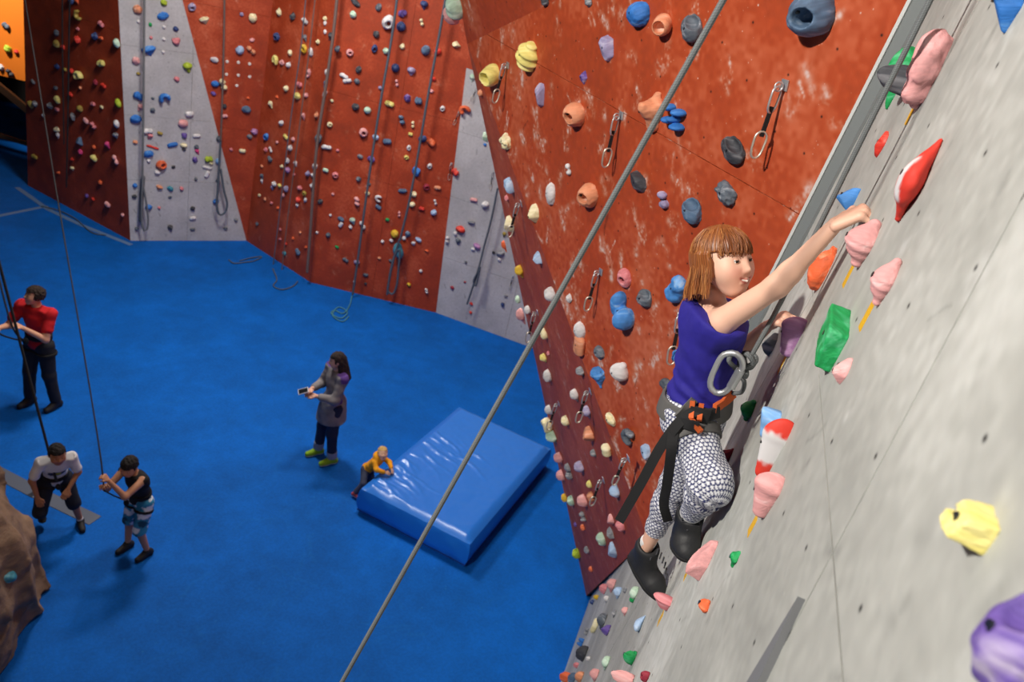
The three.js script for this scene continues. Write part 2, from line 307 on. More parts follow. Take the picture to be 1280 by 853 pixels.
// ------------------------------------------------------------------ meshes from distance fields (surface nets)
function netMesh(sdf, lo, hi, cell, color) {
  const nx = Math.ceil((hi[0] - lo[0]) / cell) + 1, ny = Math.ceil((hi[1] - lo[1]) / cell) + 1, nzz = Math.ceil((hi[2] - lo[2]) / cell) + 1;
  const F = new Float32Array(nx * ny * nzz), BL = 6, far = cell * BL * 0.95;
  for (let bz = 0; bz < nzz; bz += BL) for (let by = 0; by < ny; by += BL) for (let bx = 0; bx < nx; bx += BL) {
    const d0 = sdf(lo[0] + (bx + BL / 2) * cell, lo[1] + (by + BL / 2) * cell, lo[2] + (bz + BL / 2) * cell), skip = Math.abs(d0) > far * 1.25;
    for (let z = bz; z < Math.min(bz + BL, nzz); z++) for (let y = by; y < Math.min(by + BL, ny); y++) for (let x = bx; x < Math.min(bx + BL, nx); x++)
      F[(z * ny + y) * nx + x] = skip ? d0 : sdf(lo[0] + x * cell, lo[1] + y * cell, lo[2] + z * cell);
  }
  const id = new Int32Array(nx * ny * nzz).fill(-1), pos = [], idx = [];
  const at = (x, y, z) => F[(z * ny + y) * nx + x];
  const E8 = [[0, 0, 0], [1, 0, 0], [0, 1, 0], [1, 1, 0], [0, 0, 1], [1, 0, 1], [0, 1, 1], [1, 1, 1]], ED = [[0, 1], [2, 3], [4, 5], [6, 7], [0, 2], [1, 3], [4, 6], [5, 7], [0, 4], [1, 5], [2, 6], [3, 7]], v8 = new Float32Array(8);
  for (let z = 0; z < nzz - 1; z++) for (let y = 0; y < ny - 1; y++) for (let x = 0; x < nx - 1; x++) {
    let neg = 0; for (let k = 0; k < 8; k++) { v8[k] = at(x + E8[k][0], y + E8[k][1], z + E8[k][2]); if (v8[k] < 0) neg++; }
    if (neg === 0 || neg === 8) continue;
    let sx = 0, sy = 0, sz = 0, c = 0;
    for (const [a, e] of ED) if ((v8[a] < 0) !== (v8[e] < 0)) { const t = v8[a] / (v8[a] - v8[e]); sx += mix(E8[a][0], E8[e][0], t); sy += mix(E8[a][1], E8[e][1], t); sz += mix(E8[a][2], E8[e][2], t); c++; }
    id[(z * ny + y) * nx + x] = pos.length / 3; pos.push(lo[0] + (x + sx / c) * cell, lo[1] + (y + sy / c) * cell, lo[2] + (z + sz / c) * cell);
  }
  const I = (x, y, z) => id[(z * ny + y) * nx + x];
  const quad = (a, e, c, d, flip) => { if (a < 0 || e < 0 || c < 0 || d < 0) return; if (flip) idx.push(a, c, e, a, d, c); else idx.push(a, e, c, a, c, d); };
  for (let z = 1; z < nzz - 1; z++) for (let y = 1; y < ny - 1; y++) for (let x = 1; x < nx - 1; x++) {
    const f = at(x, y, z) < 0;
    if (f !== at(x + 1, y, z) < 0) quad(I(x, y - 1, z - 1), I(x, y, z - 1), I(x, y, z), I(x, y - 1, z), !f);
    if (f !== at(x, y + 1, z) < 0) quad(I(x - 1, y, z - 1), I(x - 1, y, z), I(x, y, z), I(x, y, z - 1), !f);
    if (f !== at(x, y, z + 1) < 0) quad(I(x - 1, y - 1, z), I(x, y - 1, z), I(x, y, z), I(x - 1, y, z), !f);
  }
  const g = new THREE.BufferGeometry(), nv = pos.length / 3, nor = new Float32Array(nv * 3), uv = new Float32Array(nv * 2), h = cell * 0.6;
  for (let i = 0; i < nv; i++) {
    const x = pos[i * 3], y = pos[i * 3 + 1], z = pos[i * 3 + 2];
    let a = sdf(x + h, y, z) - sdf(x - h, y, z), e = sdf(x, y + h, z) - sdf(x, y - h, z), c = sdf(x, y, z + h) - sdf(x, y, z - h); const l = Math.hypot(a, e, c) || 1;
    nor[i * 3] = a / l; nor[i * 3 + 1] = e / l; nor[i * 3 + 2] = c / l; uv[i * 2] = x + z * 0.7; uv[i * 2 + 1] = y + z * 0.3;
  }
  g.setAttribute('position', new THREE.BufferAttribute(new Float32Array(pos), 3)); g.setAttribute('normal', new THREE.BufferAttribute(nor, 3)); g.setAttribute('uv', new THREE.BufferAttribute(uv, 2));
  if (color) { const col = new Float32Array(nv * 3), c3 = new THREE.Color(); for (let i = 0; i < nv; i++) { const q = color(pos[i * 3], pos[i * 3 + 1], pos[i * 3 + 2], nor[i * 3], nor[i * 3 + 1], nor[i * 3 + 2]); c3.copy(q); col.set([c3.r, c3.g, c3.b], i * 3); } g.setAttribute('color', new THREE.BufferAttribute(col, 3)); }
  g.setIndex(idx); return g;
}
const smin = (a, c, k) => { const h = Math.max(k - Math.abs(a - c), 0) / k; return Math.min(a, c) - h * h * k * 0.25; };
const smax = (a, c, k) => -smin(-a, -c, k);
const cap = (a, c, ra, rb = ra) => {                          // a limb that tapers from a to c
  const bx = c[0] - a[0], by = c[1] - a[1], bz = c[2] - a[2], L = bx * bx + by * by + bz * bz || 1e-9;
  return (x, y, z) => { const px = x - a[0], py = y - a[1], pz = z - a[2], h = clamp((px * bx + py * by + pz * bz) / L); const dx = px - bx * h, dy = py - by * h, dz = pz - bz * h; return Math.sqrt(dx * dx + dy * dy + dz * dz) - (ra + (rb - ra) * h); };
};
const ell = (c, r, R3) => {                                   // ellipsoid; R3 = three axis vectors (arrays)
  const mr = Math.min(...r);
  return (x, y, z) => { let px = x - c[0], py = y - c[1], pz = z - c[2]; if (R3) { const a = px * R3[0][0] + py * R3[0][1] + pz * R3[0][2], e = px * R3[1][0] + py * R3[1][1] + pz * R3[1][2], f = px * R3[2][0] + py * R3[2][1] + pz * R3[2][2]; px = a; py = e; pz = f; }
    const k0 = Math.hypot(px / r[0], py / r[1], pz / r[2]), k1 = Math.hypot(px / r[0] ** 2, py / r[1] ** 2, pz / r[2] ** 2); return k1 < 1e-9 ? -mr : k0 * (k0 - 1) / k1; };
};
const U_ = (list, k) => (x, y, z) => { let d = 1e3; for (const f of list) { const q = f(x, y, z); d = k ? smin(d, q, k) : Math.min(d, q); } return d; };
const cut = (f, g, k = 0.02) => (x, y, z) => smax(f(x, y, z), -g(x, y, z), k);
const both = (f, g, k = 0.02) => (x, y, z) => smax(f(x, y, z), g(x, y, z), k);
const grow = (f, r) => (x, y, z) => f(x, y, z) - r;

// ------------------------------------------------------------------ climbing holds: prototypes in a unit box, z out of the wall
const ring = (R, r, a0, a1, n = 9, z = 0.16) => { const l = []; for (let i = 0; i < n; i++) { const p = mix(a0, a1, i / n), q = mix(a0, a1, (i + 1) / n); l.push(cap([Math.cos(p) * R, Math.sin(p) * R, z], [Math.cos(q) * R, Math.sin(q) * R, z], r)); } return U_(l, 0.05); };
const rough = (f, a, s, seed) => (x, y, z) => { const d = f(x, y, z); return Math.abs(d) > 0.3 ? d : d + a * (nz(x * s + seed, y * s, z * s) + 0.5 * nz(x * s * 2.3, y * s * 2.3 + seed, z * s * 2.3)); };
const facets = (seed, n, r0, flat = 1) => { const R = rng(seed), ps = []; for (let i = 0; i < n; i++) { const a = R() * 6.283, zz = R() * 0.9 + 0.05, s = Math.sqrt(1 - zz * zz); ps.push([Math.cos(a) * s, Math.sin(a) * s, zz * flat, r0 * (0.75 + R() * 0.5)]); } for (let i = 0; i < 5; i++) { const a = i * 1.257 + R(); ps.push([Math.cos(a), Math.sin(a), 0.15, r0 * 1.15]); } return (x, y, z) => { let d = -1; for (const p of ps) d = smax(d, p[0] * x + p[1] * y + p[2] * z - p[3], 0.04); return d; }; };
const KINDS = {
  blob: (s) => rough(ell([0, 0, 0.08], [0.48, 0.46, 0.4]), 0.13, 2.6, s * 5.1),
  round: (s) => rough(ell([0, 0, 0.02], [0.48, 0.48, 0.44]), 0.04, 3, s * 3.3),
  jug: (s) => cut(rough(ell([0, -0.02, 0.1], [0.48, 0.46, 0.42]), 0.08, 2.3, s * 4.7), ell([0, 0.3, 0.36], [0.34, 0.2, 0.3]), 0.08),
  pocket: (s) => cut(rough(ell([0, 0, 0.08], [0.47, 0.49, 0.42]), 0.05, 2.5, s * 2.9), cap([0.2, -0.1, 0.8], [0.06, -0.05, 0.14], 0.25, 0.17), 0.05),
  drop: (s) => rough(U_([cap([0, 0.18, 0.1], [0.02, -0.44, 0.03], 0.33, 0.07), ell([0, 0.2, 0.16], [0.34, 0.28, 0.34])], 0.12), 0.07, 2.7, s * 6.1),
  fin: (s) => rough(both(U_([cap([0, -0.42, 0.02], [0.05, 0.44, 0.02], 0.1, 0.12), cap([0.0, 0.1, 0.1], [0.02, 0.2, 0.38], 0.26, 0.1), cap([0, -0.35, 0.05], [0, 0.1, 0.3], 0.12, 0.12)], 0.16), (x, y, z) => Math.abs(x) - 0.42, 0.05), 0.05, 3, s * 3.7),
  arc: (s) => rough(ring(0.33, 0.16, -0.5 + s, 3.2 + s, 9), 0.05, 3, s),
  bone: () => rough(U_([ell([-0.28, 0.2, 0.12], [0.22, 0.3, 0.26]), ell([0.22, -0.12, 0.16], [0.28, 0.34, 0.34]), cap([-0.25, -0.05, 0.1], [0.15, -0.2, 0.12], 0.22, 0.24)], 0.1), 0.03, 3, 2),
  ribbed: () => { const f = ell([0, 0, 0.1], [0.46, 0.49, 0.42]); return cut((x, y, z) => f(x, y, z) + 0.045 * Math.sin((y + x * 0.35) * 21), cap([-0.42, -0.1, 0.45], [-0.2, -0.02, 0.35], 0.12, 0.08), 0.05); },
  facet: (s) => facets(17 + s * 7, 9, 0.42),
  slug: (s) => cut(rough(cap([-0.28, 0.02, 0.08], [0.28, -0.02, 0.08], 0.2, 0.2), 0.06, 2.7, s * 4.3), cap([-0.3, 0.08, 0.3], [0.3, 0.06, 0.3], 0.05), 0.06),
  twin: (s) => rough(U_([ell([-0.14, 0.22, 0.1], [0.3, 0.24, 0.28]), ell([0.14, -0.22, 0.1], [0.3, 0.24, 0.28])], 0.06), 0.06, 3, s * 3.9),
  shard: (s) => both(facets(41 + s * 5, 7, 0.4, 1), (x, y, z) => Math.abs(x) * 0.9 + Math.max(-y, 0) * 0.75 - 0.37, 0.05),
  fingers: () => U_([[-0.3, 0.34, 0.2], [0.22, 0.28, 0.26], [-0.26, -0.18, 0.22], [0.02, -0.05, 0.2], [0.24, -0.32, 0.26]].map(([x, y, r]) => ell([x, y, 0.12], [r, 0.15, 0.3])), 0.03),
  cone: () => U_([cap([0, 0.26, 0.12], [0, -0.42, 0.1], 0.36, 0.18), ell([0, 0.3, 0.14], [0.4, 0.2, 0.34])], 0.06),
  wedge: (s) => cut(rough(both(both((x, y, z) => Math.abs(x) - 0.4 + 0.1 * z, (x, y, z) => Math.abs(y) - 0.44 + 0.2 * z + x * 0.08, 0.05), (x, y, z) => z - 0.42 + y * 0.2, 0.06), 0.03, 4, s), cap([-0.36, 0.06, 0.7], [-0.22, 0.02, 0.2], 0.1), 0.02),
  block: () => rough(both(both((x, y, z) => Math.abs(x) - 0.44 - 0.06 * y, (x, y, z) => Math.abs(y + 0.25 * x) - 0.42, 0.05), (x, y, z) => z - 0.42 - 0.1 * y, 0.06), 0.02, 4, 2),
  lump: () => cut(rough(U_([ell([-0.02, 0.28, 0.2], [0.3, 0.24, 0.34]), ell([0.06, 0.0, 0.22], [0.4, 0.28, 0.36]), ell([0, -0.3, 0.16], [0.3, 0.22, 0.32])], 0.1), 0.07, 3.3, 1.7), cap([0.0, -0.05, 0.8], [0, -0.02, 0.4], 0.1), 0.04),
  shell: (s) => { const f = U_([cap([0, 0.36, 0.1], [0, 0, 0.14], 0.12, 0.3), cap([0, 0, 0.14], [0, -0.42, 0.08], 0.3, 0.1)], 0.1); return (x, y, z) => f(x, y, z) + (y < 0 ? 0.012 * Math.sin(y * 30 + x * 9) : 0); },
  sickle: () => rough(U_([cap([-0.06, -0.42, 0.06], [0.1, 0, 0.22], 0.06, 0.22), cap([0.1, 0, 0.22], [-0.02, 0.46, 0.04], 0.22, 0.05)], 0.08), 0.03, 3, 3),
  tube: () => cut(cap([0, 0.28, 0.16], [0, -0.3, 0.16], 0.24, 0.24), ell([0, -0.62, 0.25], [0.2, 0.12, 0.2]), 0.04),
  cup: () => cut(U_([cap([0.08, -0.05, 0.3], [-0.08, 0.05, 0.05], 0.34, 0.38)], 0.05), cap([0.3, -0.16, 0.95], [0.06, -0.05, 0.28], 0.27, 0.22), 0.04),
};
const protoCache = new Map();
function proto(kind, seed, cells) {
  const key = `${kind}|${seed}|${cells}`;
  if (!protoCache.has(key)) {
    const f = KINDS[kind](seed), s = (x, y, z) => Math.max(f(x, y, z), -z - 0.02), g = netMesh(s, [-0.66, -0.66, -0.06], [0.66, 0.66, 0.78], 1.32 / cells);
    g.computeBoundingBox(); const bb = g.boundingBox, w = bb.max.x - bb.min.x, h = bb.max.y - bb.min.y;
    g.translate(-(bb.max.x + bb.min.x) / 2, -(bb.max.y + bb.min.y) / 2, 0); g.scale(1 / w, 1 / h, 1 / bb.max.z);
    let z = 0.5; { const p = g.attributes.position; let best = 9; for (let i = 0; i < p.count; i++) { const q = Math.hypot(p.getX(i), p.getY(i) - 0.05); if (p.getZ(i) > 0.12 && q < best) { best = q; z = p.getZ(i); } } }
    g.userData.boltZ = z; protoCache.set(key, g);
  }
  return protoCache.get(key);
}
const HC = { blue: '#2f78cc', navy: '#2a3f74', sky: '#7fb2ea', ltblue: '#a9c6ea', red: '#d8382a', pink: '#e7a6a6', hotpink: '#d9447e', rose: '#d77f86', orange: '#e8683a', peach: '#e79a74', yellow: '#e3b92f', lemon: '#e6da7c', cream: '#e6dcae', green: '#149a52', mint: '#b9d9c2', lime: '#a6bd2c', olive: '#a08a3c', purple: '#6a53a4', mauve: '#b483b6', lilac: '#9a92b8', white: '#dcdadc', grey: '#7c8088', dark: '#3b3d44', slate: '#5d6672', teal: '#3f93a8', bluegrey: '#56708e', maroonh: '#9c2c40', blueL: '#4a90dd' };
const CHALKY = { purple: 0.65, white: 0.2, lilac: 0.5, blueL: 0.5, sky: 0.6, peach: 0.5, pink: 0.4, slate: 0.5, grey: 0.5, cream: 0.3, lemon: 0.25, red: 0.35 };
const holdMats = new Map();
function holdMat(c) {
  if (!holdMats.has(c)) {
    const base = new THREE.Color(HC[c] || c).getRGB({}, THREE.SRGBColorSpace), k = CHALKY[c] ?? 0.3, sd = holdMats.size * 3 + 1;
    const t = dataTex(96, 96, 1, (u, v) => { const a = tileNoise(u, v, 4, sd) + 0.6 * tileNoise(u, v, 11, sd + 1) + 0.4 * tileNoise(u, v, 31, sd + 2), q = clamp((a - 0.25) * 1.2) * k, s = 1 + 0.1 * a; return [mix(base.r * s, 0.9, q), mix(base.g * s, 0.88, q), mix(base.b * s, 0.88, q)]; });
    holdMats.set(c, matOf({ map: t, bumpMap: B.fine, bumpScale: 0.0008, roughness: 0.68 }));
  }
  return holdMats.get(c);
}
const boltGeo = new THREE.CylinderGeometry(0.0058, 0.0058, 0.012, 8).rotateX(Math.PI / 2);
const tintMat = matOf({ vertexColors: true, roughness: 0.68 });
// px, py, wpx, hpx: seen size; the distance is that of the wall's surface at that pixel
function placeHold(P, px, py, wpx, hpx, color, kind, o = {}) {
  let r = onPlane(px, py, P).distanceTo(EYE_P) / FOCAL;
  const h = (o.h ?? hpx * r) , w = o.w ?? wpx * r * (o.wk ?? 1), d = o.d ?? Math.min(w, h) * (o.dk ?? 0.5);
  const base = onPlane(px, py, P, d * 0.42).addScaledVector(P.n, -d * 0.42);
  const cells = o.cells ?? (hpx > 26 || wpx > 26 ? 34 : hpx > 14 ? 24 : 12), g0 = proto(kind, o.seed ?? 0, cells);
  const mtx = basis(P, base).multiply(new THREE.Matrix4().makeRotationZ((o.rot ?? 0) * rad));
  return { g0, w, h, d, mtx, area: wpx * hpx, color, base };
}
function hold(P, px, py, wpx, hpx, color, kind, label, o = {}) {
  const q = placeHold(P, px, py, wpx, hpx, color, kind, o), g = q.g0.clone().scale(q.w, q.h, q.d), bz = q.g0.userData.boltZ * q.d;
  const uv = g.attributes.uv, k = 6 * Math.max(q.w, q.h); for (let i = 0; i < uv.count; i++) uv.setXY(i, uv.getX(i) * k, uv.getY(i) * k);
  let hm = holdMat(color);
  if (o.tint) { const c1 = new THREE.Color(HC[color]), c2 = new THREE.Color(HC[o.tint]), t = new THREE.Color(), p = g.attributes.position, a = new Float32Array(p.count * 3); for (let i = 0; i < p.count; i++) { t.copy(c1).lerp(c2, smooth(0.02, 0.1, o.where(p.getX(i) / q.w, p.getY(i) / q.h, p.getZ(i) / q.d) + 0.08 * nz(p.getX(i) * 60, p.getY(i) * 60, p.getZ(i) * 60))); a.set([t.r, t.g, t.b], i * 3); } g.setAttribute('color', new THREE.BufferAttribute(a, 3)); hm = tintMat; }
  const m = mesh('climbing_hold', g, hm); m.applyMatrix4(q.mtx);
  tag(m, label, 'climbing hold', o.group);
  if (o.bolt !== false && Math.min(wpx, hpx) > 11) { const bt = mesh('bolt', boltGeo, M.darkSteel, m); bt.position.set(0, 0.05 * q.h, bz - 0.0052); }
  return m;
}
// ------------------------------------------------------------------ holds on the red overhang (seen at a distance of three to six metres)
const onRed = 'on the red overhang';
for (const [x, y, w, h, c, k, words, o] of [
  [657, 70, 28, 33, 'lemon', 'ribbed', 'ribbed round yellow', { dk: 0.62, rot: -10 }],
  [612, 94, 24, 24, 'lemon', 'cup', 'hollow yellow cup-shaped', { dk: 0.85 }],
  [673, 119, 17, 28, 'lilac', 'facet', 'angular purple', { rot: -12 }],
  [795, 18, 32, 27, 'blue', 'round', 'smooth dark blue dome-shaped', { dk: 0.6, rot: 12 }],
  [826, 31, 28, 24, 'peach', 'cup', 'peach-coloured open-mouthed', { dk: 0.7, rot: 10, seed: 1 }],
  [862, 37, 28, 30, 'slate', 'jug', 'dark grey bowl-shaped', { rot: -28 }],
  [757, 61, 20, 28, 'lilac', 'facet', 'grey-purple three-sided', { seed: 2 }],
  [728, 97, 12, 16, 'purple', 'facet', 'little dark purple', { seed: 3 }],
  [716, 144, 27, 28, 'peach', 'pocket', 'peach round pocketed', { dk: 0.7 }],
  [811, 141, 26, 46, 'peach', 'fin', 'tall peach beak-shaped', { dk: 0.9, rot: 6 }],
  [841, 147, 32, 26, 'blue', 'fingers', 'blue cluster of fingers', { dk: 0.6 }],
  [1009, 18, 46, 46, 'bluegrey', 'pocket', 'large blue-grey deep-mouthed', { dk: 0.75, rot: 10, seed: 4 }],
  [914, 189, 36, 28, 'dark', 'jug', 'black smooth lipped', { rot: -22, dk: 0.5 }],
  [797, 229, 22, 24, 'dark', 'facet', 'black jagged', { seed: 5 }],
  [828, 250, 18, 19, 'lilac', 'twin', 'knobbly purple-grey', { seed: 1 }],
  [862, 264, 30, 30, 'bluegrey', 'jug', 'blue-grey scooped', { rot: -8, seed: 1 }],
  [905, 242, 32, 25, 'slate', 'blob', 'rough dark grey lump', { seed: 2, rot: -15 }],
  [687, 243, 15, 28, 'white', 'round', 'chalky white oval', {}],
  [733, 245, 26, 30, 'peach', 'pocket', 'peach wedge with an oval pocket', { seed: 2, rot: 14, dk: 0.65 }],
  [664, 266, 21, 24, 'cream', 'facet', 'cream angular', { seed: 6 }],
  [631, 177, 18, 20, 'cream', 'blob', 'pale cream nugget', { seed: 3 }],
  [710, 212, 10, 13, 'white', 'twin', 'tiny chalky double', { seed: 2 }],
  [779, 348, 20, 24, 'rose', 'pocket', 'chalky rose', { seed: 5 }],
  [775, 390, 36, 41, 'blueL', 'bone', 'bright blue saddle-shaped', { dk: 0.6, rot: -6 }],
  [804, 373, 23, 24, 'slate', 'jug', 'grey ball with a slot', { rot: -25, seed: 2 }],
  [844, 361, 20, 36, 'blueL', 'slug', 'long blue grooved', { rot: 66, dk: 0.9, w: 0.15, h: 0.1, d: 0.06 }],
  [723, 414, 18, 22, 'white', 'round', 'chalk-white knob on top of a peach tube', {}],
  [724, 432, 17, 28, 'peach', 'tube', 'peach tube under a white knob', {}],
  [748, 441, 17, 16, 'slate', 'round', 'grey pebble', { seed: 1 }],
  [773, 466, 23, 30, 'white', 'shell', 'white grooved shell-shaped', { rot: -14, dk: 0.7 }],
  [746, 473, 22, 28, 'blueL', 'drop', 'blue drop-shaped', { rot: 18, seed: 1 }],
  [711, 373, 9, 12, 'white', 'blob', 'small white chalked', { seed: 1 }],
  [833, 485, 22, 18, 'slate', 'slug', 'grey stubby bar-shaped', { rot: -35 }],
  [845, 446, 16, 18, 'blueL', 'blob', 'blue nugget behind the hanging carabiner', { seed: 4 }],
  [762, 525, 18, 15, 'cream', 'jug', 'cream bean-shaped', { seed: 3 }],
  [785, 546, 18, 22, 'slate', 'arc', 'grey hook-shaped', { seed: 1.6 }],
  [806, 566, 13, 24, 'ltblue', 'shard', 'pale blue sliver half behind the harness strap', { seed: 1 }],
  [735, 3, 11, 11, 'grey', 'blob', 'small grey lump near the brow', { seed: 5 }],
]) hold(redPlane, x, y, w, h, c, k, `${words} climbing hold ${onRed}`, { ...o, wk: 1.12 });
hold(upperPlane, 680, 2, 15, 11, 'dark', 'blob', 'dark climbing hold on the brow over the overhang', { seed: 4 });
hold(upperPlane, 567, 10, 16, 30, 'mint', 'round', 'mint green half of the two-tone ball on the brow edge', { dk: 1, seed: 1 });
hold(upperPlane, 563, 18, 14, 24, 'pink', 'round', 'pale pink half of the two-tone ball on the brow edge', { dk: 1.1, seed: 2 });
// ------------------------------------------------------------------ holds on the shaded lower face, five to nine metres away
const onMar = 'on the shaded lower face';
for (const [x, y, w, h, c, k, words] of [
  [671, 323, 12, 16, 'ltblue', 'facet', 'white and blue angular'], [649, 341, 11, 17, 'yellow', 'drop', 'bright yellow egg-shaped'], [688, 372, 15, 24, 'white', 'drop', 'long white drop-shaped'],
  [636, 232, 12, 18, 'ltblue', 'slug', 'pale blue upright'], [633, 248, 6, 7, 'rose', 'blob', 'tiny rose'], [636, 282, 14, 20, 'cream', 'shard', 'cream pointed'], [630, 309, 6, 16, 'orange', 'drop', 'thin orange edge'],
  [659, 388, 9, 10, 'white', 'blob', 'small white blob-shaped'], [651, 397, 11, 22, 'pink', 'drop', 'pale pink edge'], [647, 375, 7, 10, 'mint', 'blob', 'pale mint edge'], [679, 417, 14, 11, 'cream', 'slug', 'flat cream'], [679, 449, 9, 12, 'lemon', 'drop', 'small lemon'], [685, 442, 5, 5, 'rose', 'blob', 'speck-like rose'],
  [684, 471, 11, 16, 'white', 'blob', 'lumpy white'], [725, 466, 11, 13, 'grey', 'drop', 'grey drop-shaped'], [718, 496, 11, 18, 'white', 'drop', 'white pointed drop'], [685, 513, 9, 12, 'white', 'round', 'white oval'], [733, 517, 11, 18, 'lilac', 'drop', 'lilac slanting'],
  [706, 527, 12, 12, 'cream', 'jug', 'cream scooped'], [684, 531, 13, 16, 'cream', 'arc', 'cream hooked edge'], [689, 548, 15, 16, 'mint', 'drop', 'mint green edge'], [735, 545, 15, 18, 'peach', 'shard', 'peach triangular'], [758, 563, 12, 15, 'cream', 'tube', 'cream block-shaped'], [741, 567, 8, 9, 'grey', 'round', 'small grey dome'],
  [698, 575, 11, 17, 'pink', 'drop', 'pink upright'], [709, 585, 10, 9, 'grey', 'round', 'grey oval'], [700, 595, 12, 12, 'pink', 'round', 'dusty pink oval'], [711, 595, 9, 11, 'grey', 'jug', 'grey cup-like'], [724, 586, 13, 15, 'lilac', 'drop', 'pale lilac drop'],
  [736, 606, 7, 10, 'lemon', 'round', 'lemon oval'], [738, 622, 9, 14, 'peach', 'pocket', 'peach pocketed'], [728, 629, 13, 18, 'pink', 'drop', 'large dusty pink'], [705, 623, 9, 9, 'yellow', 'blob', 'yellow edge'], [713, 627, 9, 14, 'mint', 'jug', 'mint and cream'], [768, 615, 13, 21, 'ltblue', 'shell', 'pale blue striped'],
  [728, 646, 9, 9, 'grey', 'twin', 'grey double'], [728, 660, 7, 7, 'orange', 'blob', 'tiny orange'], [719, 656, 5, 5, 'purple', 'blob', 'tiny purple'], [763, 651, 9, 13, 'pink', 'shard', 'pink sliver'], [775, 658, 11, 14, 'rose', 'pocket', 'rose ringed'], [762, 667, 11, 11, 'grey', 'facet', 'grey angular'], [751, 675, 11, 18, 'mint', 'pocket', 'pale ring-shaped'], [765, 690, 11, 22, 'ltblue', 'shard', 'pale blue long'],
  [720, 693, 10, 12, 'lime', 'jug', 'mustard yellow'], [738, 712, 5, 7, 'orange', 'round', 'tiny bright orange low'], [733, 688, 7, 8, 'grey', 'blob', 'small grey low'], [606, 172, 7, 12, 'mint', 'shard', 'mint edge'],
  [600, 117, 8, 8, 'peach', 'blob', 'small peach edge'],
]) hold(purplePlane, x, y, w, h, c, k, `${words} climbing hold ${onMar}`, { dk: 0.7, wk: 1.2, cells: 18 });
// ------------------------------------------------------------------ holds on the near grey slab; depth d stands out towards the room
const SL = (x, y, w, h, c, k, words, o = {}) => { const ray = RAY(x, y).normalize(), r = onPlane(x, y, greyPlane).distanceTo(EYE_P) / FOCAL, sE = Math.abs(ray.y), ww = (o.ww ?? h * 0.75) * 0.7; return hold(greyPlane, x, y, w, h, c, k, words, { ...o, d: w * r * (o.dd ?? 0.8), w: ww * r, h: Math.max(0.45 * h, (h - 0.9 * ww * sE) / Math.sqrt(1 - sE * sE)) * r }); };
SL(1256, 6, 46, 46, 'blue', 'facet', 'angular bright blue climbing hold high on the grey slab', { seed: 3, dd: 0.6 });
SL(1156, 86, 38, 74, 'pink', 'lump', 'big lumpy pink climbing hold high on the grey slab', { dd: 0.72, ww: 50 });
SL(1122, 98, 26, 28, 'dark', 'round', 'dark grey ball-shaped climbing hold beside the lumpy pink one', { dd: 1.3, ww: 26 });
SL(1118, 96, 26, 62, 'green', 'drop', 'green drop-shaped climbing hold behind the dark ball', { dd: 0.7, ww: 40 });
SL(1100, 180, 13, 30, 'red', 'shard', 'small red sliver-shaped climbing hold on the grey slab', { dd: 0.6, ww: 30 });
SL(1141, 226, 34, 96, 'red', 'sickle', 'long red and white tusk-shaped climbing hold on the grey slab', { dd: 0.7, ww: 60, tint: 'white', where: (x, y, z) => 0.3 - Math.hypot(x * 1.3 - 0.1, y * 0.9, (z - 0.8) * 0.5) });
SL(1059, 247, 26, 30, 'blueL', 'facet', 'chalky blue climbing hold beside the girl\'s raised hand', { seed: 4, dd: 0.7, ww: 26 });
const gripHold = SL(1075, 302, 32, 58, 'pink', 'shell', 'pink climbing hold gripped by the girl\'s raised hand', { dd: 0.85, ww: 44 });
SL(1024, 335, 26, 58, 'orange', 'jug', 'orange-red climbing hold under the girl\'s outstretched arm', { dd: 0.75, ww: 48 });
SL(1103, 351, 25, 60, 'pink', 'shell', 'pink layered climbing hold above the longest yellow tape', { dd: 0.85, ww: 36, seed: 1 });
const grip2 = SL(987, 420, 32, 50, 'mauve', 'cone', 'mauve tapered climbing hold under the girl\'s lower hand', { dd: 0.72, ww: 24 });
SL(1040, 423, 44, 72, 'green', 'block', 'large flat green slab-shaped climbing hold', { dd: 0.5, ww: 84 });
SL(1051, 460, 24, 40, 'pink', 'facet', 'chalky pink climbing hold below the green slab-shaped one', { seed: 6, dd: 0.6, ww: 44 });
SL(961, 431, 18, 32, 'slate', 'shard', 'grey climbing hold just behind the rope knot', { dd: 0.7, ww: 30 });
SL(934, 512, 18, 34, 'green', 'shell', 'dark green ridged climbing hold beside the harness', { dd: 0.75, ww: 32 });
SL(959, 530, 26, 44, 'sky', 'facet', 'pale blue faceted climbing hold beside the red and white one', { seed: 7, dd: 0.8, ww: 36 });
SL(962, 560, 34, 78, 'white', 'cone', 'red and white block-shaped climbing hold by the girl\'s knee', { dd: 0.75, ww: 26, tint: 'red', where: (x, y) => Math.abs(y - 0.02) - 0.2 });
SL(955, 618, 32, 64, 'pink', 'cone', 'smooth pink climbing hold above a short yellow tape', { dd: 0.85, ww: 44 });
SL(897, 573, 14, 26, 'orange', 'blob', 'small orange climbing hold behind the girl\'s thigh', { dd: 0.8 });
SL(908, 568, 14, 24, 'maroonh', 'jug', 'small dark red climbing hold behind the girl\'s thigh', { dd: 0.8, seed: 2 });
SL(917, 698, 12, 30, 'green', 'fin', 'small bright green climbing hold below the girl\'s knee', { dd: 0.7, ww: 26 });
SL(880, 757, 16, 24, 'orange', 'shell', 'small orange climbing hold below the girl\'s bent foot', { dd: 0.7, ww: 26 });
const step1 = SL(877, 699, 24, 54, 'pink', 'shard', 'pink climbing hold under the girl\'s bent leg', { dd: 0.8, ww: 24, seed: 2, bolt: false });
const step2 = SL(828, 752, 22, 22, 'rose', 'cone', 'rose climbing hold under the girl\'s lower foot', { dd: 0.9, ww: 22, bolt: false });
SL(1213, 656, 52, 52, 'lemon', 'wedge', 'boxy yellow climbing hold with one round hole', { dd: 0.75, ww: 62, seed: 2 });
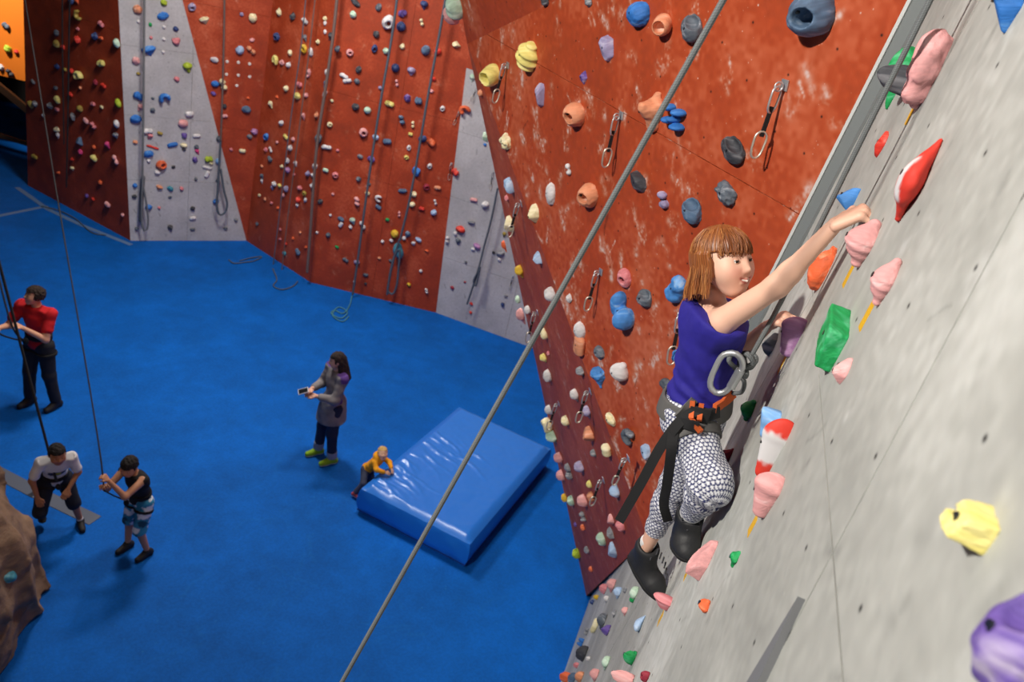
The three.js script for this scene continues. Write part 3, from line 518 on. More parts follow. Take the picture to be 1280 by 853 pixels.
SL(1264, 802, 66, 140, 'purple', 'jug', 'big chalky purple climbing hold low on the near slab', { dd: 0.7, ww: 110, seed: 5 });
for (const [x, y, w, h, c, k, words] of [
  [745, 747, 6, 7, 'yellow', 'blob', 'tiny yellow'], [740, 753, 5, 7, 'navy', 'blob', 'tiny navy'], [757, 750, 6, 11, 'white', 'drop', 'small white'], [771, 742, 9, 18, 'ltblue', 'drop', 'pale blue'], [791, 744, 9, 24, 'mint', 'drop', 'mint green long'], [790, 750, 6, 9, 'green', 'blob', 'tiny green'], [763, 733, 10, 20, 'pink', 'drop', 'pink pointed'], [754, 736, 9, 14, 'rose', 'round', 'rose round'], [781, 738, 5, 9, 'grey', 'blob', 'tiny grey'],
  [744, 782, 7, 20, 'cream', 'arc', 'cream curved'], [751, 778, 10, 24, 'slate', 'drop', 'dark grey long'], [757, 788, 10, 15, 'purple', 'shard', 'purple three-sided'], [780, 765, 7, 13, 'pink', 'drop', 'small pale pink'], [767, 768, 5, 12, 'grey', 'drop', 'thin grey'], [798, 782, 9, 30, 'ltblue', 'sickle', 'pale blue crescent'],
  [726, 803, 7, 10, 'blue', 'twin', 'small blue'], [727, 817, 12, 21, 'dark', 'blob', 'dark grey chunky'], [735, 824, 5, 7, 'white', 'blob', 'tiny white'], [720, 832, 6, 8, 'rose', 'blob', 'tiny rose'], [756, 830, 8, 21, 'mint', 'drop', 'pale mint'], [787, 822, 14, 20, 'green', 'jug', 'green lumpy'], [706, 847, 11, 14, 'orange', 'blob', 'orange'], [715, 848, 9, 15, 'bluegrey', 'blob', 'blue-grey'], [724, 846, 9, 15, 'peach', 'round', 'beige oval'], [742, 845, 10, 18, 'pink', 'drop', 'chalky pink'], [779, 848, 26, 18, 'pink', 'blob', 'wide pink'], [806, 846, 10, 16, 'maroonh', 'pocket', 'dark red ringed'], [733, 790, 5, 9, 'grey', 'twin', 'tiny dark'],
]) SL(x, y, w, h, c, k, `${words} climbing hold low on the grey slab beside the floor`, { cells: 14, dd: 0.9 });
// yellow route tape under the pink holds
for (const [x, y, l, wd] of [[1141, 138, 30, 'under the big lumpy pink hold'], [1061, 344, 28, 'under the hold the raised hand grips'], [1084, 394, 36, 'under the pink layered hold'], [979, 453, 30, 'under the mauve hold'], [941, 657, 26, 'under the smooth pink hold'], [826, 773, 18, 'under the rose foothold'], [858, 718, 14, 'under the pink foothold']]) {
  const p = onPlane(x, y, greyPlane), r = p.distanceTo(EYE_P) / FOCAL, g = new THREE.BoxGeometry(0.03, l * r * 1.05, 0.0012); g.applyMatrix4(basis(greyPlane, p.addScaledVector(greyPlane.n, 0.0007)));
  tag(mesh('tape_strip', g, matOf({ color: '#e5b21c', roughness: 0.5 })), `yellow tape strip ${wd}`, 'tape');
}
{ // dark tapering groove piece near the bottom of the slab
  const a = onPlane(1007, 750, greyPlane), c = onPlane(934, 870, greyPlane), d = onPlane(950, 870, greyPlane);
  const uv = [a, c, d].map((p) => toUV(greyPlane, p)); if (THREE.ShapeUtils.area(uv) < 0) uv.reverse();
  tag(mesh('wedge_volume', slab(greyPlane, uv, 0.012, 0.012), matOf({ color: '#6f7174', roughness: 0.7 })), 'dark tapering wedge plate low on the grey slab', 'plate');
}
// ------------------------------------------------------------------ holds on the back walls, about fourteen metres away: x,y,w,h,colour,shape
const FAR = [
  [brownP, 'on the dark brown wall', `88,1,9,8,navy,blob 96,2,5,7,orange,drop 97,19,9,12,olive,arc 126,30,9,6,rose,slug 97,36,5,4,rose,blob 70,41,7,7,slate,blob 96,50,9,9,red,blob 118,45,8,9,navy,blob 126,48,7,5,orange,slug 145,54,9,11,mint,round 70,55,8,9,olive,round 78,59,6,6,red,blob 126,79,12,8,lemon,slug 71,83,7,6,navy,blob 81,87,5,4,olive,blob 89,89,6,6,red,blob 98,95,13,12,lemon,arc 119,103,7,6,maroonh,blob 129,107,9,5,red,slug 41,102,7,4,grey,slug 69,110,7,5,slate,blob 100,110,4,4,peach,blob 88,118,7,5,red,slug 71,125,8,9,lemon,facet 116,130,7,5,rose,slug 127,134,5,4,cream,slug 147,129,8,11,lime,round 99,136,9,8,olive,round 71,137,7,5,rose,slug 38,131,7,9,olive,facet 43,130,8,7,grey,blob 62,132,9,7,grey,blob 54,145,4,6,white,drop 90,146,8,9,grey,facet 107,151,9,6,pink,slug 116,157,8,9,rose,twin 145,155,8,10,white,round 144,170,9,8,grey,drop 70,162,10,7,cream,jug 72,170,5,8,white,drop 99,177,9,11,bluegrey,facet 100,190,7,6,hotpink,blob 117,184,5,5,orange,blob 134,182,7,10,hotpink,drop 117,198,8,9,lemon,facet 144,200,7,12,pink,twin 90,199,5,4,red,blob 90,211,7,5,cream,drop 43,196,10,5,olive,slug 73,216,4,4,orange,blob 125,228,6,5,orange,blob 108,245,5,5,purple,blob 116,249,5,4,red,slug 134,256,9,7,pink,slug 153,269,5,5,pink,blob`],
  [grey1, 'on the pale grey strip', `172,12,10,10,peach,jug 205,3,8,8,lime,blob 204,20,14,9,blue,jug 188,31,4,5,green,blob 220,36,7,6,navy,blob 173,27,4,4,white,blob 205,34,4,4,white,blob 205,49,5,4,white,blob 204,65,4,4,white,blob 221,52,10,9,rose,shard 187,64,17,12,blue,drop 235,85,11,13,lime,drop 170,76,9,9,pink,blob 173,92,5,4,olive,blob 221,99,7,6,rose,blob 174,120,13,9,blue,slug 206,123,13,13,blue,arc 175,135,7,10,pink,drop 191,138,6,6,slate,blob 170,149,14,10,blue,jug 237,143,11,8,white,slug 229,155,12,10,pink,jug 189,47,4,4,rose,blob 191,123,4,3,slate,blob 185,164,11,7,white,slug 187,171,7,9,rose,drop 200,167,7,5,olive,slug 231,170,7,8,purple,shard 246,170,10,5,white,slug 169,178,6,5,peach,blob 191,184,15,3,red,slug 216,181,13,6,blue,slug 230,182,9,6,cream,jug 230,187,5,4,dark,blob 246,184,6,6,slate,jug 247,190,5,9,hotpink,drop 186,193,12,9,blue,blob 186,201,5,5,white,blob 244,200,7,8,purple,facet 261,199,10,8,lime,slug 264,204,6,5,cream,blob 259,210,13,4,white,slug 259,218,5,9,white,tube 202,207,13,12,orange,pocket 197,215,7,6,white,shard 217,209,5,4,dark,blob 245,224,4,5,slate,blob 273,202,7,8,sky,pocket 274,174,7,8,slate,jug 169,232,6,6,blue,blob 199,235,8,7,peach,drop 213,236,8,6,teal,blob 227,236,5,6,rose,blob 168,246,6,5,dark,blob 213,247,5,4,slate,drop 186,259,9,7,blue,blob 199,260,4,4,rose,blob 241,261,6,6,dark,blob 241,273,8,5,white,slug 241,287,7,4,slate,slug 213,285,7,7,dark,facet 171,286,5,5,slate,blob 270,252,8,7,blue,jug 272,226,5,4,slate,blob 295,275,5,5,grey,blob 282,286,6,4,slate,blob`],
  [red0, 'on the red facet beside the grey strip', `240,9,9,10,lilac,pocket 256,26,12,9,cream,drop 302,18,5,5,lilac,blob 316,23,10,11,cream,jug 268,75,10,7,white,shard 269,105,10,8,blue,jug 279,106,12,13,cream,twin 267,117,7,5,purple,blob 300,63,10,11,ltblue,round 314,63,9,12,peach,twin 315,50,7,5,pink,blob 280,133,7,6,dark,blob 281,145,7,5,pink,slug 308,137,12,9,bluegrey,jug 318,165,9,8,mauve,blob 312,171,7,6,grey,blob 289,187,5,4,rose,blob 303,189,9,6,cream,slug 310,123,4,4,orange,blob`],
  [red1, 'on the bright red fold', `345,46,10,10,navy,pocket 348,15,8,10,cream,jug 365,20,9,10,dark,jug 381,26,12,6,white,slug 406,23,6,6,cream,blob 406,29,5,6,white,blob 406,40,5,6,white,blob 412,46,7,12,dark,drop 421,61,8,10,slate,jug 379,61,10,12,yellow,pocket 388,65,7,11,white,round 362,66,7,8,cream,blob 344,75,9,12,lemon,arc 352,78,8,7,pink,blob 360,81,8,8,white,jug 385,92,7,12,pink,pocket 408,90,6,9,white,jug 406,105,6,13,bluegrey,drop 381,48,6,10,grey,drop 397,52,6,6,cream,blob 374,106,9,8,rose,slug 357,111,8,8,cream,jug 371,120,11,9,lemon,round 382,119,7,7,pink,jug 406,117,6,10,white,tube 346,121,5,4,orange,blob 338,131,7,10,cream,drop 351,154,9,7,white,jug 379,146,6,10,pink,drop 395,144,7,9,peach,jug 357,171,9,5,lemon,slug 366,174,6,6,pink,blob 362,185,8,9,white,jug 397,174,11,14,slate,jug 332,171,8,10,blue,pocket 346,178,5,4,pink,blob 338,187,5,8,white,twin 332,187,6,6,rose,blob 337,199,9,7,slate,slug 327,208,5,4,peach,blob 352,208,5,5,cream,blob 359,201,7,7,white,blob 359,213,8,8,mauve,jug 367,218,5,4,rose,blob 327,221,6,8,slate,drop 327,227,4,7,white,drop 342,230,9,7,white,jug 340,235,5,7,lilac,drop 349,233,6,7,lemon,drop 357,236,8,9,lilac,jug 354,244,5,5,pink,blob 393,208,8,10,white,round 369,205,6,8,white,drop 384,217,8,8,lilac,jug 390,219,7,5,white,blob 390,232,7,7,white,blob 374,235,9,7,rose,jug 380,242,7,7,olive,pocket 372,250,8,9,red,jug 371,257,5,7,white,drop 381,251,5,9,white,drop 324,244,5,4,cream,blob 331,249,4,5,peach,blob 339,254,5,4,rose,blob 347,260,5,4,orange,blob 321,280,5,5,slate,blob 350,287,5,4,rose,blob 350,299,4,4,rose,blob 366,298,5,4,orange,blob 375,291,4,4,peach,blob 382,309,4,4,orange,blob 357,305,4,4,red,blob 355,317,7,6,teal,blob 372,315,10,7,bluegrey,slug`],
  [red2, 'on the wide red wall behind the pad', `444,3,15,7,dark,round 441,18,9,9,mint,jug 437,66,10,9,pink,pocket 430,95,12,6,white,slug 434,101,12,6,white,slug 448,87,8,10,dark,jug 446,102,8,7,slate,blob 473,9,8,10,slate,jug 485,28,16,19,white,pocket 503,17,12,9,purple,blob 501,33,13,12,navy,jug 470,43,9,9,dark,blob 530,7,10,12,navy,drop 527,28,7,9,cream,twin 468,61,8,11,navy,pocket 482,64,8,8,mint,jug 503,58,7,8,cream,blob 532,63,12,13,bluegrey,round 547,65,10,8,red,jug 570,56,11,9,cream,facet 494,85,11,11,navy,round 514,90,11,12,lilac,drop 496,104,6,9,pink,twin 509,123,10,10,purple,facet 523,126,10,10,bluegrey,slug 487,130,13,8,lemon,slug 475,110,5,5,lilac,blob 542,99,6,6,red,blob 539,114,7,5,pink,blob 459,138,10,9,mint,round 444,134,10,9,dark,jug 502,150,11,11,bluegrey,twin 516,156,6,9,cream,twin 553,136,7,8,white,pocket 415,126,5,4,cream,blob 412,156,8,7,cream,pocket 408,184,14,6,white,slug 422,188,5,4,rose,blob 454,166,12,12,pink,pocket 450,196,8,6,grey,blob 407,213,8,6,mint,slug 419,219,9,8,rose,pocket 469,172,9,8,ltblue,jug 484,177,12,8,bluegrey,slug 513,168,7,5,lemon,slug 528,174,12,9,navy,jug 539,178,13,10,orange,slug 511,185,6,8,white,pocket 508,197,7,6,lemon,pocket 464,199,11,8,purple,jug 537,208,7,8,white,pocket 520,215,13,12,blue,facet 448,224,8,7,slate,blob 461,230,6,4,slate,slug 503,239,13,6,bluegrey,jug 547,235,10,6,peach,slug 533,234,9,9,maroonh,pocket 459,242,7,6,cream,blob 517,243,9,8,cream,jug 473,248,10,9,white,arc 446,252,12,10,pink,twin 473,259,9,6,bluegrey,slug 515,256,9,8,cream,jug 527,261,8,6,red,slug 544,253,6,8,white,twin 542,266,9,9,ltblue,jug 499,268,5,8,pink,twin 426,274,10,6,bluegrey,jug 426,281,5,8,white,tube 441,277,8,11,mint,drop 438,284,5,6,white,blob 453,282,8,12,white,twin 484,275,6,5,green,blob 493,293,11,12,yellow,round 489,301,6,5,white,blob 509,294,8,11,bluegrey,drop 505,298,6,6,white,blob 523,300,10,6,ltblue,jug 517,305,6,7,white,drop 478,302,5,5,white,blob 410,294,7,7,slate,jug 396,291,4,4,white,blob 413,269,4,4,white,blob 421,309,6,4,green,blob 432,325,9,5,slate,slug 446,328,8,6,lilac,slug 457,344,8,5,slate,slug 457,355,4,4,dark,blob 443,352,4,4,white,blob 474,323,5,4,peach,blob 533,314,6,4,orange,blob 526,339,5,5,white,blob 511,356,6,5,yellow,blob 533,364,7,6,white,twin 488,326,5,4,slate,blob 400,252,8,7,dark,jug 416,243,4,4,pink,blob`],
  [grey2, 'on the grey wedge behind the overhang', `569,215,11,9,red,slug 592,250,11,6,pink,slug 606,256,12,10,white,jug 589,279,11,7,grey,drop 575,287,15,10,red,jug 569,292,6,6,white,blob 572,302,8,10,slate,drop 559,300,8,10,white,twin 596,308,12,8,mauve,jug 591,312,6,5,white,blob 625,317,13,8,grey,jug 617,316,5,4,dark,slug 624,325,5,6,white,blob 630,294,6,9,olive,drop 582,328,4,4,slate,blob 565,360,6,5,maroonh,blob 589,380,6,4,red,blob 588,391,5,4,red,blob 581,353,4,3,maroonh,blob 632,370,6,4,grey,blob 628,381,6,6,navy,blob 590,98,7,11,mint,drop 581,138,17,13,orange,arc 606,181,5,4,blue,blob`],
  [caveP.P, 'on the orange wall', `7,32,8,6,slate,slug 9,61,8,9,lime,blob 20,65,5,5,red,blob 12,91,8,8,dark,twin 1,84,6,7,white,blob`],
];
{
  const all = [];
  for (const [P, where, txt] of FAR) txt.split(' ').forEach((s, i) => { const [x, y, w, h, c, k] = s.split(','); all.push({ P, where, x: +x, y: +y, w: +w, h: +h, c, k, i }); });
  all.sort((p, q) => q.w * q.h - p.w * p.h);
  const words = { navy: 'navy blue', blue: 'bright blue', bluegrey: 'blue-grey', ltblue: 'pale blue', sky: 'sky blue', slate: 'dark grey', dark: 'black', hotpink: 'hot pink', maroonh: 'dark red', mint: 'pale green', lime: 'lime green', olive: 'olive yellow', lemon: 'pale yellow', lilac: 'lilac', peach: 'peach' };
  const shapes = { blob: 'knob', round: 'rounded', jug: 'scooped', pocket: 'ringed', drop: 'tapered', slug: 'bar-shaped', arc: 'hooked', twin: 'double', facet: 'angular', shard: 'pointed', tube: 'stubby', fin: 'beaked', pock: '' };
  const KEEP = 178, rest = [];
  all.forEach((q, n) => {
    const o = { cells: 12, seed: q.i % 3, rot: (q.k === 'slug' ? (q.i * 37) % 50 - 25 : (q.i * 53) % 60 - 30), dk: 0.62 };
    const r = placeHold(q.P, q.x, q.y, q.w * 0.87, q.h * 0.87, q.c, q.k, o);
    if (n < KEEP) {
      const m = mesh('climbing_hold', r.g0, holdMat(q.c)); m.matrixAutoUpdate = true; r.mtx.decompose(m.position, m.quaternion, m.scale); m.scale.set(r.w, r.h, r.d);
      const l = `small ${words[q.c] || q.c} ${shapes[q.k]} climbing hold ${q.where}`;
      tag(m, l, 'climbing hold', `${words[q.c] || q.c} ${shapes[q.k]} holds ${q.where}`);
    } else {
      const g = r.g0.clone().scale(r.w, r.h, r.d).applyMatrix4(r.mtx), col = new THREE.Color(HC[q.c]), a = new Float32Array(g.attributes.position.count * 3); for (let i = 0; i < a.length; i += 3) a.set([col.r, col.g, col.b], i);
      g.setAttribute('color', new THREE.BufferAttribute(a, 3)); rest.push(g);
    }
  });
  const m = mesh('tiny_climbing_holds', mergeGeometries(rest), matOf({ vertexColors: true, roughness: 0.7 }));
  tag(m, 'many tiny mixed-colour climbing holds dotted over the back walls', 'climbing holds'); m.userData.kind = 'stuff';
  const capG = []; for (const [x, y] of [[284, 77], [298, 78], [312, 80], [283, 93], [298, 94], [312, 96], [296, 107]]) { const g = new THREE.CylinderGeometry(0.024, 0.03, 0.012, 10); g.rotateX(Math.PI / 2); g.applyMatrix4(basis(red0, onPlane(x, y, red0).addScaledVector(red0.n, 0.006))); capG.push(g); }
  const c = mesh('bolt_caps', mergeGeometries(capG), matOf({ color: '#e9e4dc' })); tag(c, 'rows of little white bolt caps on the red facet', 'bolt caps'); c.userData.kind = 'stuff';
}
// ------------------------------------------------------------------ ropes
const ropeTex = (c1, c2) => dataTex(64, 64, 1, (u, v) => { const a = Math.sin((u * 6 + v * 4) * 6.283), e = Math.sin((u * 6 - v * 4) * 6.283), t = clamp(0.5 + 0.35 * a * e + 0.15 * a); const p = new THREE.Color(c1).getRGB({}, THREE.SRGBColorSpace), q = new THREE.Color(c2).getRGB({}, THREE.SRGBColorSpace); return [mix(p.r, q.r, t), mix(p.g, q.g, t), mix(p.b, q.b, t)]; });
const ropeMat = (c1, c2, metres = 0.03) => { const t = ropeTex(c1, c2); return matOf({ map: t, roughness: 0.85, bumpMap: t, bumpScale: 0.0006 }); };
function tube(pts, r, per = 12, seg = 8, straight = false) {
  const c = straight ? new THREE.LineCurve3(pts[0], pts[1]) : new THREE.CatmullRomCurve3(pts, false, 'centripetal'), L = c.getLength();
  const g = new THREE.TubeGeometry(c, straight ? 2 : Math.max(6, pts.length * per), r, seg, false), uv = g.attributes.uv; for (let i = 0; i < uv.count; i++) uv.setXY(i, uv.getX(i) * L / (r * 5), uv.getY(i));
  // round caps
  const caps = [[pts[0]], [pts[pts.length - 1]]].map(([p]) => new THREE.SphereGeometry(r, seg, 6).translate(p.x, p.y, p.z));
  return mergeGeometries([g, ...caps]);
}
const RM = { grey: ropeMat('#55585c', '#8b8e90'), brown: ropeMat('#5a4a46', '#85706a'), slate: ropeMat('#3b4653', '#66727e'), teal: ropeMat('#2d6f86', '#5aa0b0'), black: ropeMat('#101114', '#2a2c30'), girl: ropeMat('#4c5052', '#85898a') };
function wallRope(P, pts, r, m, label, off = 0.09) { r *= 0.62; off += 0.08; return tag(mesh('climbing_rope', tube(pts.map(([x, y]) => onPlane(x, y, P, off)), r, 6, 6), m), label, 'rope'); }
wallRope(grey1, [[181, -40], [180, 60], [179, 160], [178, 226], [177, 262], [178, 284], [182, 290], [185, 282], [184, 262], [180, 238], [178, 228]], 0.03, RM.grey, 'grey rope with a long loop hanging down the pale grey strip', 0.12);
tag(mesh('rope_bundle', tube([[179, 222], [177.5, 240], [176.5, 258], [176, 276]].map(([x, y]) => onPlane(x, y, grey1, 0.11)), 0.04, 6, 8), RM.grey), 'thick tied bundle of grey rope on the pale grey strip', 'rope');
wallRope(red0, [[281, -40], [280, 40], [278, 120], [276, 175]], 0.03, RM.brown, 'grey-brown rope hanging over the red facet', 0.16);
wallRope(grey1, [[276, 172], [274, 205], [272, 240], [271, 258], [275, 269], [281, 266], [284, 256], [280, 238], [276, 212]], 0.035, RM.slate, 'dark rope tied in a loop at the edge of grey strip', 0.14);
wallRope(red2, [[424, -30], [417, 40], [407, 110], [397, 175], [392, 230], [388, 290], [384, 340]], 0.045, RM.brown, 'thick brown-grey rope hanging along the fold of red walls', 0.14);
wallRope(red2, [[500, -30], [490, 45], [477, 120], [466, 190], [456, 260], [448, 320], [441, 368]], 0.035, RM.slate, 'dark rope hanging from the white ringed hold to the floor', 0.16);
wallRope(red2, [[560, -20], [548, 50], [535, 120], [524, 185], [512, 250], [500, 300]], 0.036, RM.slate, 'dark rope hanging down beside the orange bar-shaped hold', 0.16);
wallRope(red2, [[499, 300], [492, 325], [487, 348], [485, 364], [490, 368], [495, 360], [498, 338], [499, 312], [494, 318], [488, 340], [484, 368]], 0.035, RM.slate, 'looped rope tail near the foot of wide red wall', 0.14);
tag(mesh('rope_knot', netMesh(((c) => U_([ell([c.x, c.y, c.z], [0.09, 0.14, 0.09]), ell([c.x + 0.06, c.y - 0.08, c.z], [0.07, 0.1, 0.08])], 0.04))(onPlane(497, 312, red2, 0.14)), ((c) => [c.x - 0.25, c.y - 0.3, c.z - 0.2])(onPlane(497, 312, red2, 0.14)), ((c) => [c.x + 0.25, c.y + 0.3, c.z + 0.2])(onPlane(497, 312, red2, 0.14)), 0.025), RM.teal), 'teal knot above the looped rope tail', 'knot');
wallRope(red1, [[384, -20], [376, 60], [366, 130], [357, 200], [349, 270], [341, 335]], 0.018, RM.slate, 'thin dark rope hanging over the bright red fold', 0.1);
wallRope(red1, [[396, -20], [387, 60], [378, 130], [369, 200], [360, 270], [352, 340]], 0.018, RM.brown, 'thin brown rope hanging over the bright red fold', 0.1);
wallRope(grey2, [[622, 236], [614, 275], [606, 305], [599, 333], [594, 350], [588, 368], [584, 380]], 0.03, RM.slate, 'dark rope hanging down the grey wedge', 0.12);
wallRope(grey2, [[599, 333], [597, 340], [592, 352], [594, 358], [598, 345], [600, 334]], 0.03, RM.slate, 'small rope loop on the grey wedge', 0.16);
wallRope(brownP, [[88, -30], [86, 60], [85, 140], [83, 234]], 0.022, RM.black, 'dark rope hanging down the brown wall', 0.1);
wallRope(brownP, [[78, -30], [78, 60], [79, 120], [80, 180]], 0.02, RM.black, 'second dark rope beside the yellow hooked hold', 0.1);
function floorRope(pts, r, m, label) { return tag(mesh('rope_coil', tube(pts.map(([x, y]) => onFloor(x, y, r + 0.006)), r, 8, 6), m), label, 'rope'); }
floorRope([[440, 370], [436, 384], [428, 392], [418, 388], [414, 392], [426, 398], [434, 390], [424, 384], [416, 395], [428, 402], [436, 396]], 0.012, RM.teal, 'teal rope coil on the floor below the dark rope');
floorRope([[286, 325], [292, 329], [306, 328], [318, 326], [327, 321], [316, 322], [300, 326]], 0.012, RM.slate, 'loose grey rope tail on the floor by the red fold');
floorRope([[341, 336], [346, 350], [342, 358], [352, 362], [366, 358], [372, 352]], 0.012, RM.slate, 'thin rope tail curling on floor under red fold');
floorRope([[80, 240], [88, 250], [100, 256], [110, 263], [116, 266]], 0.012, RM.black, 'black rope tail lying along the brown wall');
floorRope([[52, 258], [70, 262], [92, 272], [118, 292], [132, 294]], 0.012, RM.slate, 'grey rope tail across the tape line');
// ------------------------------------------------------------------ quickdraws: bolt hanger, two carabiners, sewn sling
function carabiner(len, wid, r) { const p = []; const a = [[0, len / 2], [wid * 0.45, len * 0.36], [wid * 0.5, 0], [wid * 0.34, -len * 0.4], [0, -len / 2], [-wid * 0.34, -len * 0.4], [-wid * 0.5, 0], [-wid * 0.45, len * 0.36]]; for (const [x, y] of a) p.push(V(x, y, 0)); return new THREE.TubeGeometry(new THREE.CatmullRomCurve3(p, true, 'centripetal'), 28, r, 6, true); }
const goldM = matOf({ color: '#dcd6c8', metalness: 0.75, roughness: 0.4 });
function quickdraw(P, x0, y0, x1, y1, label, len = 0.26) {
  const top = onPlane(x0, y0, P, 0.03), g = group('quickdraw'); g.position.copy(top);
  const d = RAY(x1, y1), k = Math.hypot(top.x, top.z) / Math.hypot(d.x, d.z), end = EYE_P.clone().addScaledVector(d, k), dir = end.sub(top); const L = clamp(dir.length(), 0.16, 0.3); dir.normalize();
  if (dir.y > -0.8) dir.set(0, -1, 0);
  const toward = EYE_P.clone().sub(top).setY(0).normalize();
  const side = toward.clone().cross(dir).normalize(); const fz = side.clone().cross(dir.clone().negate()).normalize();
  const m4 = new THREE.Matrix4().makeBasis(side, dir.clone().negate(), fz);
  const s = L / 0.26, put = (geo, y, yaw) => { geo.rotateY(yaw); geo.translate(0, -y, 0); geo.applyMatrix4(m4); return geo; };
  const hg = new THREE.BoxGeometry(0.035, 0.04, 0.004); hg.applyMatrix4(basis(P, V(0, 0, 0).addScaledVector(P.n, -0.026))); mesh('bolt_hanger', hg, M.steel, g);
  const hr = new THREE.TorusGeometry(0.016, 0.004, 6, 16); put(hr, 0.004, 0.5); mesh('hanger_ring', hr, M.steel, g);
  mesh('carabiner', put(carabiner(0.095 * s, 0.044 * s, 0.0048), 0.05 * s, 0.9), M.steel, g);
  const sl = new THREE.BoxGeometry(0.017, 0.11 * s, 0.006); mesh('sling', put(sl, 0.13 * s, 0.5), M.black, g);
  mesh('carabiner', put(carabiner(0.1 * s, 0.046 * s, 0.0048), 0.215 * s, 0.5), goldM, g);
  return tag(g, label, 'quickdraw', 'quickdraws');
}
quickdraw(redPlane, 974, 107, 943, 196, 'quickdraw above the black lipped hold');
quickdraw(redPlane, 771, 145, 756, 208, 'quickdraw beside the tall peach beak hold');
quickdraw(redPlane, 746, 341, 733, 388, 'quickdraw beside the chalky rose hold');
quickdraw(redPlane, 630, 82, 618, 128, 'quickdraw beside the hollow yellow hold');
quickdraw(redPlane, 851, 393, 838, 455, 'quickdraw hanging behind the girl\'s back');
quickdraw(purplePlane, 647, 256, 636, 296, 'quickdraw over the cream pointed hold on the shaded lower face');
quickdraw(purplePlane, 733, 491, 722, 528, 'quickdraw between the white drops on the shaded lower face');
quickdraw(purplePlane, 695, 506, 685, 537, 'quickdraw over the mint edge hold on the shaded lower face');
quickdraw(purplePlane, 780, 575, 767, 606, 'quickdraw above the pale blue striped hold');
quickdraw(purplePlane, 750, 602, 739, 632, 'quickdraw beside the peach pocketed hold');
quickdraw(purplePlane, 668, 392, 659, 428, 'quickdraw below the small white hold on the shaded edge');
quickdraw(grey2, 597, 108, 589, 126, 'quickdraw under the pale green tapered hold');
quickdraw(grey2, 616, 216, 612, 240, 'quickdraw at the top of the grey wedge rope');
quickdraw(red2, 574, 140, 567, 156, 'quickdraw beside the orange hooked hold');
quickdraw(red2, 564, 205, 561, 226, 'quickdraw at the edge of the wide red wall');
quickdraw(grey2, 641, 346, 637, 362, 'quickdraw low on the grey wedge');
// ------------------------------------------------------------------ crash pad
{
  const top = 0.42, c = [[568, 505], [681, 553], [597, 684], [461, 609]].map((p) => onFloor(...p, top));
  const cen = c.reduce((a, p) => a.add(p), V(0, 0, 0)).multiplyScalar(0.25); cen.y = 0;
  const uDir = c[1].clone().sub(c[0]).add(c[2].clone().sub(c[3])).setY(0).normalize(), vDir = V(-uDir.z, 0, uDir.x);
  const w = (c[0].distanceTo(c[1]) + c[3].distanceTo(c[2])) / 2, l = (c[0].distanceTo(c[3]) + c[1].distanceTo(c[2])) / 2;
  const g = group('crash_pad'); g.position.copy(cen); tag(g, 'thick shiny blue crash pad lying on the floor', 'crash pad');
  const m4 = new THREE.Matrix4().makeBasis(uDir, UP, uDir.clone().cross(UP));
  const n = 90, m = 130, top1 = new THREE.BoxGeometry(w, top, l, n, 14, m), p = top1.attributes.position, R = rng(8);
  const creases = []; for (let i = 0; i < 34; i++) creases.push([-w * 0.5 + R() * w * 0.5, -l * 0.5 + (0.35 + R() * 0.65) * l, 0.5 + (R() - 0.5) * 0.5, 0.2 + R() * 0.5, 0.008 + R() * 0.014]);
  for (let i = 0; i < p.count; i++) {
    let x = p.getX(i), y = p.getY(i), z = p.getZ(i);
    const ex = clamp((Math.abs(x) - (w / 2 - 0.1)) / 0.1), ez = clamp((Math.abs(z) - (l / 2 - 0.1)) / 0.1), q = Math.hypot(ex, ez);
    if (y > 0) {
      let d = -0.05 * clamp(q) ** 2.2 * smooth(0, top / 2, y);
      let cr = 0; for (const [cx, cz, an, len, a] of creases) { const dx = x - cx, dz = z - cz, s = dx * Math.cos(an) + dz * Math.sin(an), t = -dx * Math.sin(an) + dz * Math.cos(an) + 0.03 * Math.sin(s * 9); cr += a * Math.exp(-((t / 0.018) ** 2)) * smooth(len, 0, Math.abs(s)); }
      d += (cr + 0.008 * nz(x * 4, z * 4, 2) + 0.004 * nz(x * 13, z * 11, 5)) * smooth(top * 0.3, top * 0.5, y) * (1 - clamp(q));
      y += d;
    }
    const sq = 0.03 * Math.sin(Math.PI * (y / top + 0.5)) - 0.02 * clamp(Math.abs(y) * 2 / top) ** 4; x += Math.sign(x) * sq * smooth(w * 0.42, w * 0.5, Math.abs(x)); z += Math.sign(z) * (sq + 0.01 * nz(x * 6, y * 6, 1)) * smooth(l * 0.42, l * 0.5, Math.abs(z));
    p.setXYZ(i, x, y + top / 2 + 0.002, z);
  }
  top1.computeVertexNormals(); top1.applyMatrix4(m4);
  mesh('vinyl_cover', top1, P_({ color: '#1c78de', roughness: 0.36, clearcoat: 0.5, clearcoatRoughness: 0.25 }), g);
  const seam = new THREE.BoxGeometry(w + 0.03, 0.012, l + 0.03); seam.translate(0, 0.05, 0); seam.applyMatrix4(m4); mesh('seam_flap', seam, matOf({ color: '#123f86', roughness: 0.6 }), g);
}
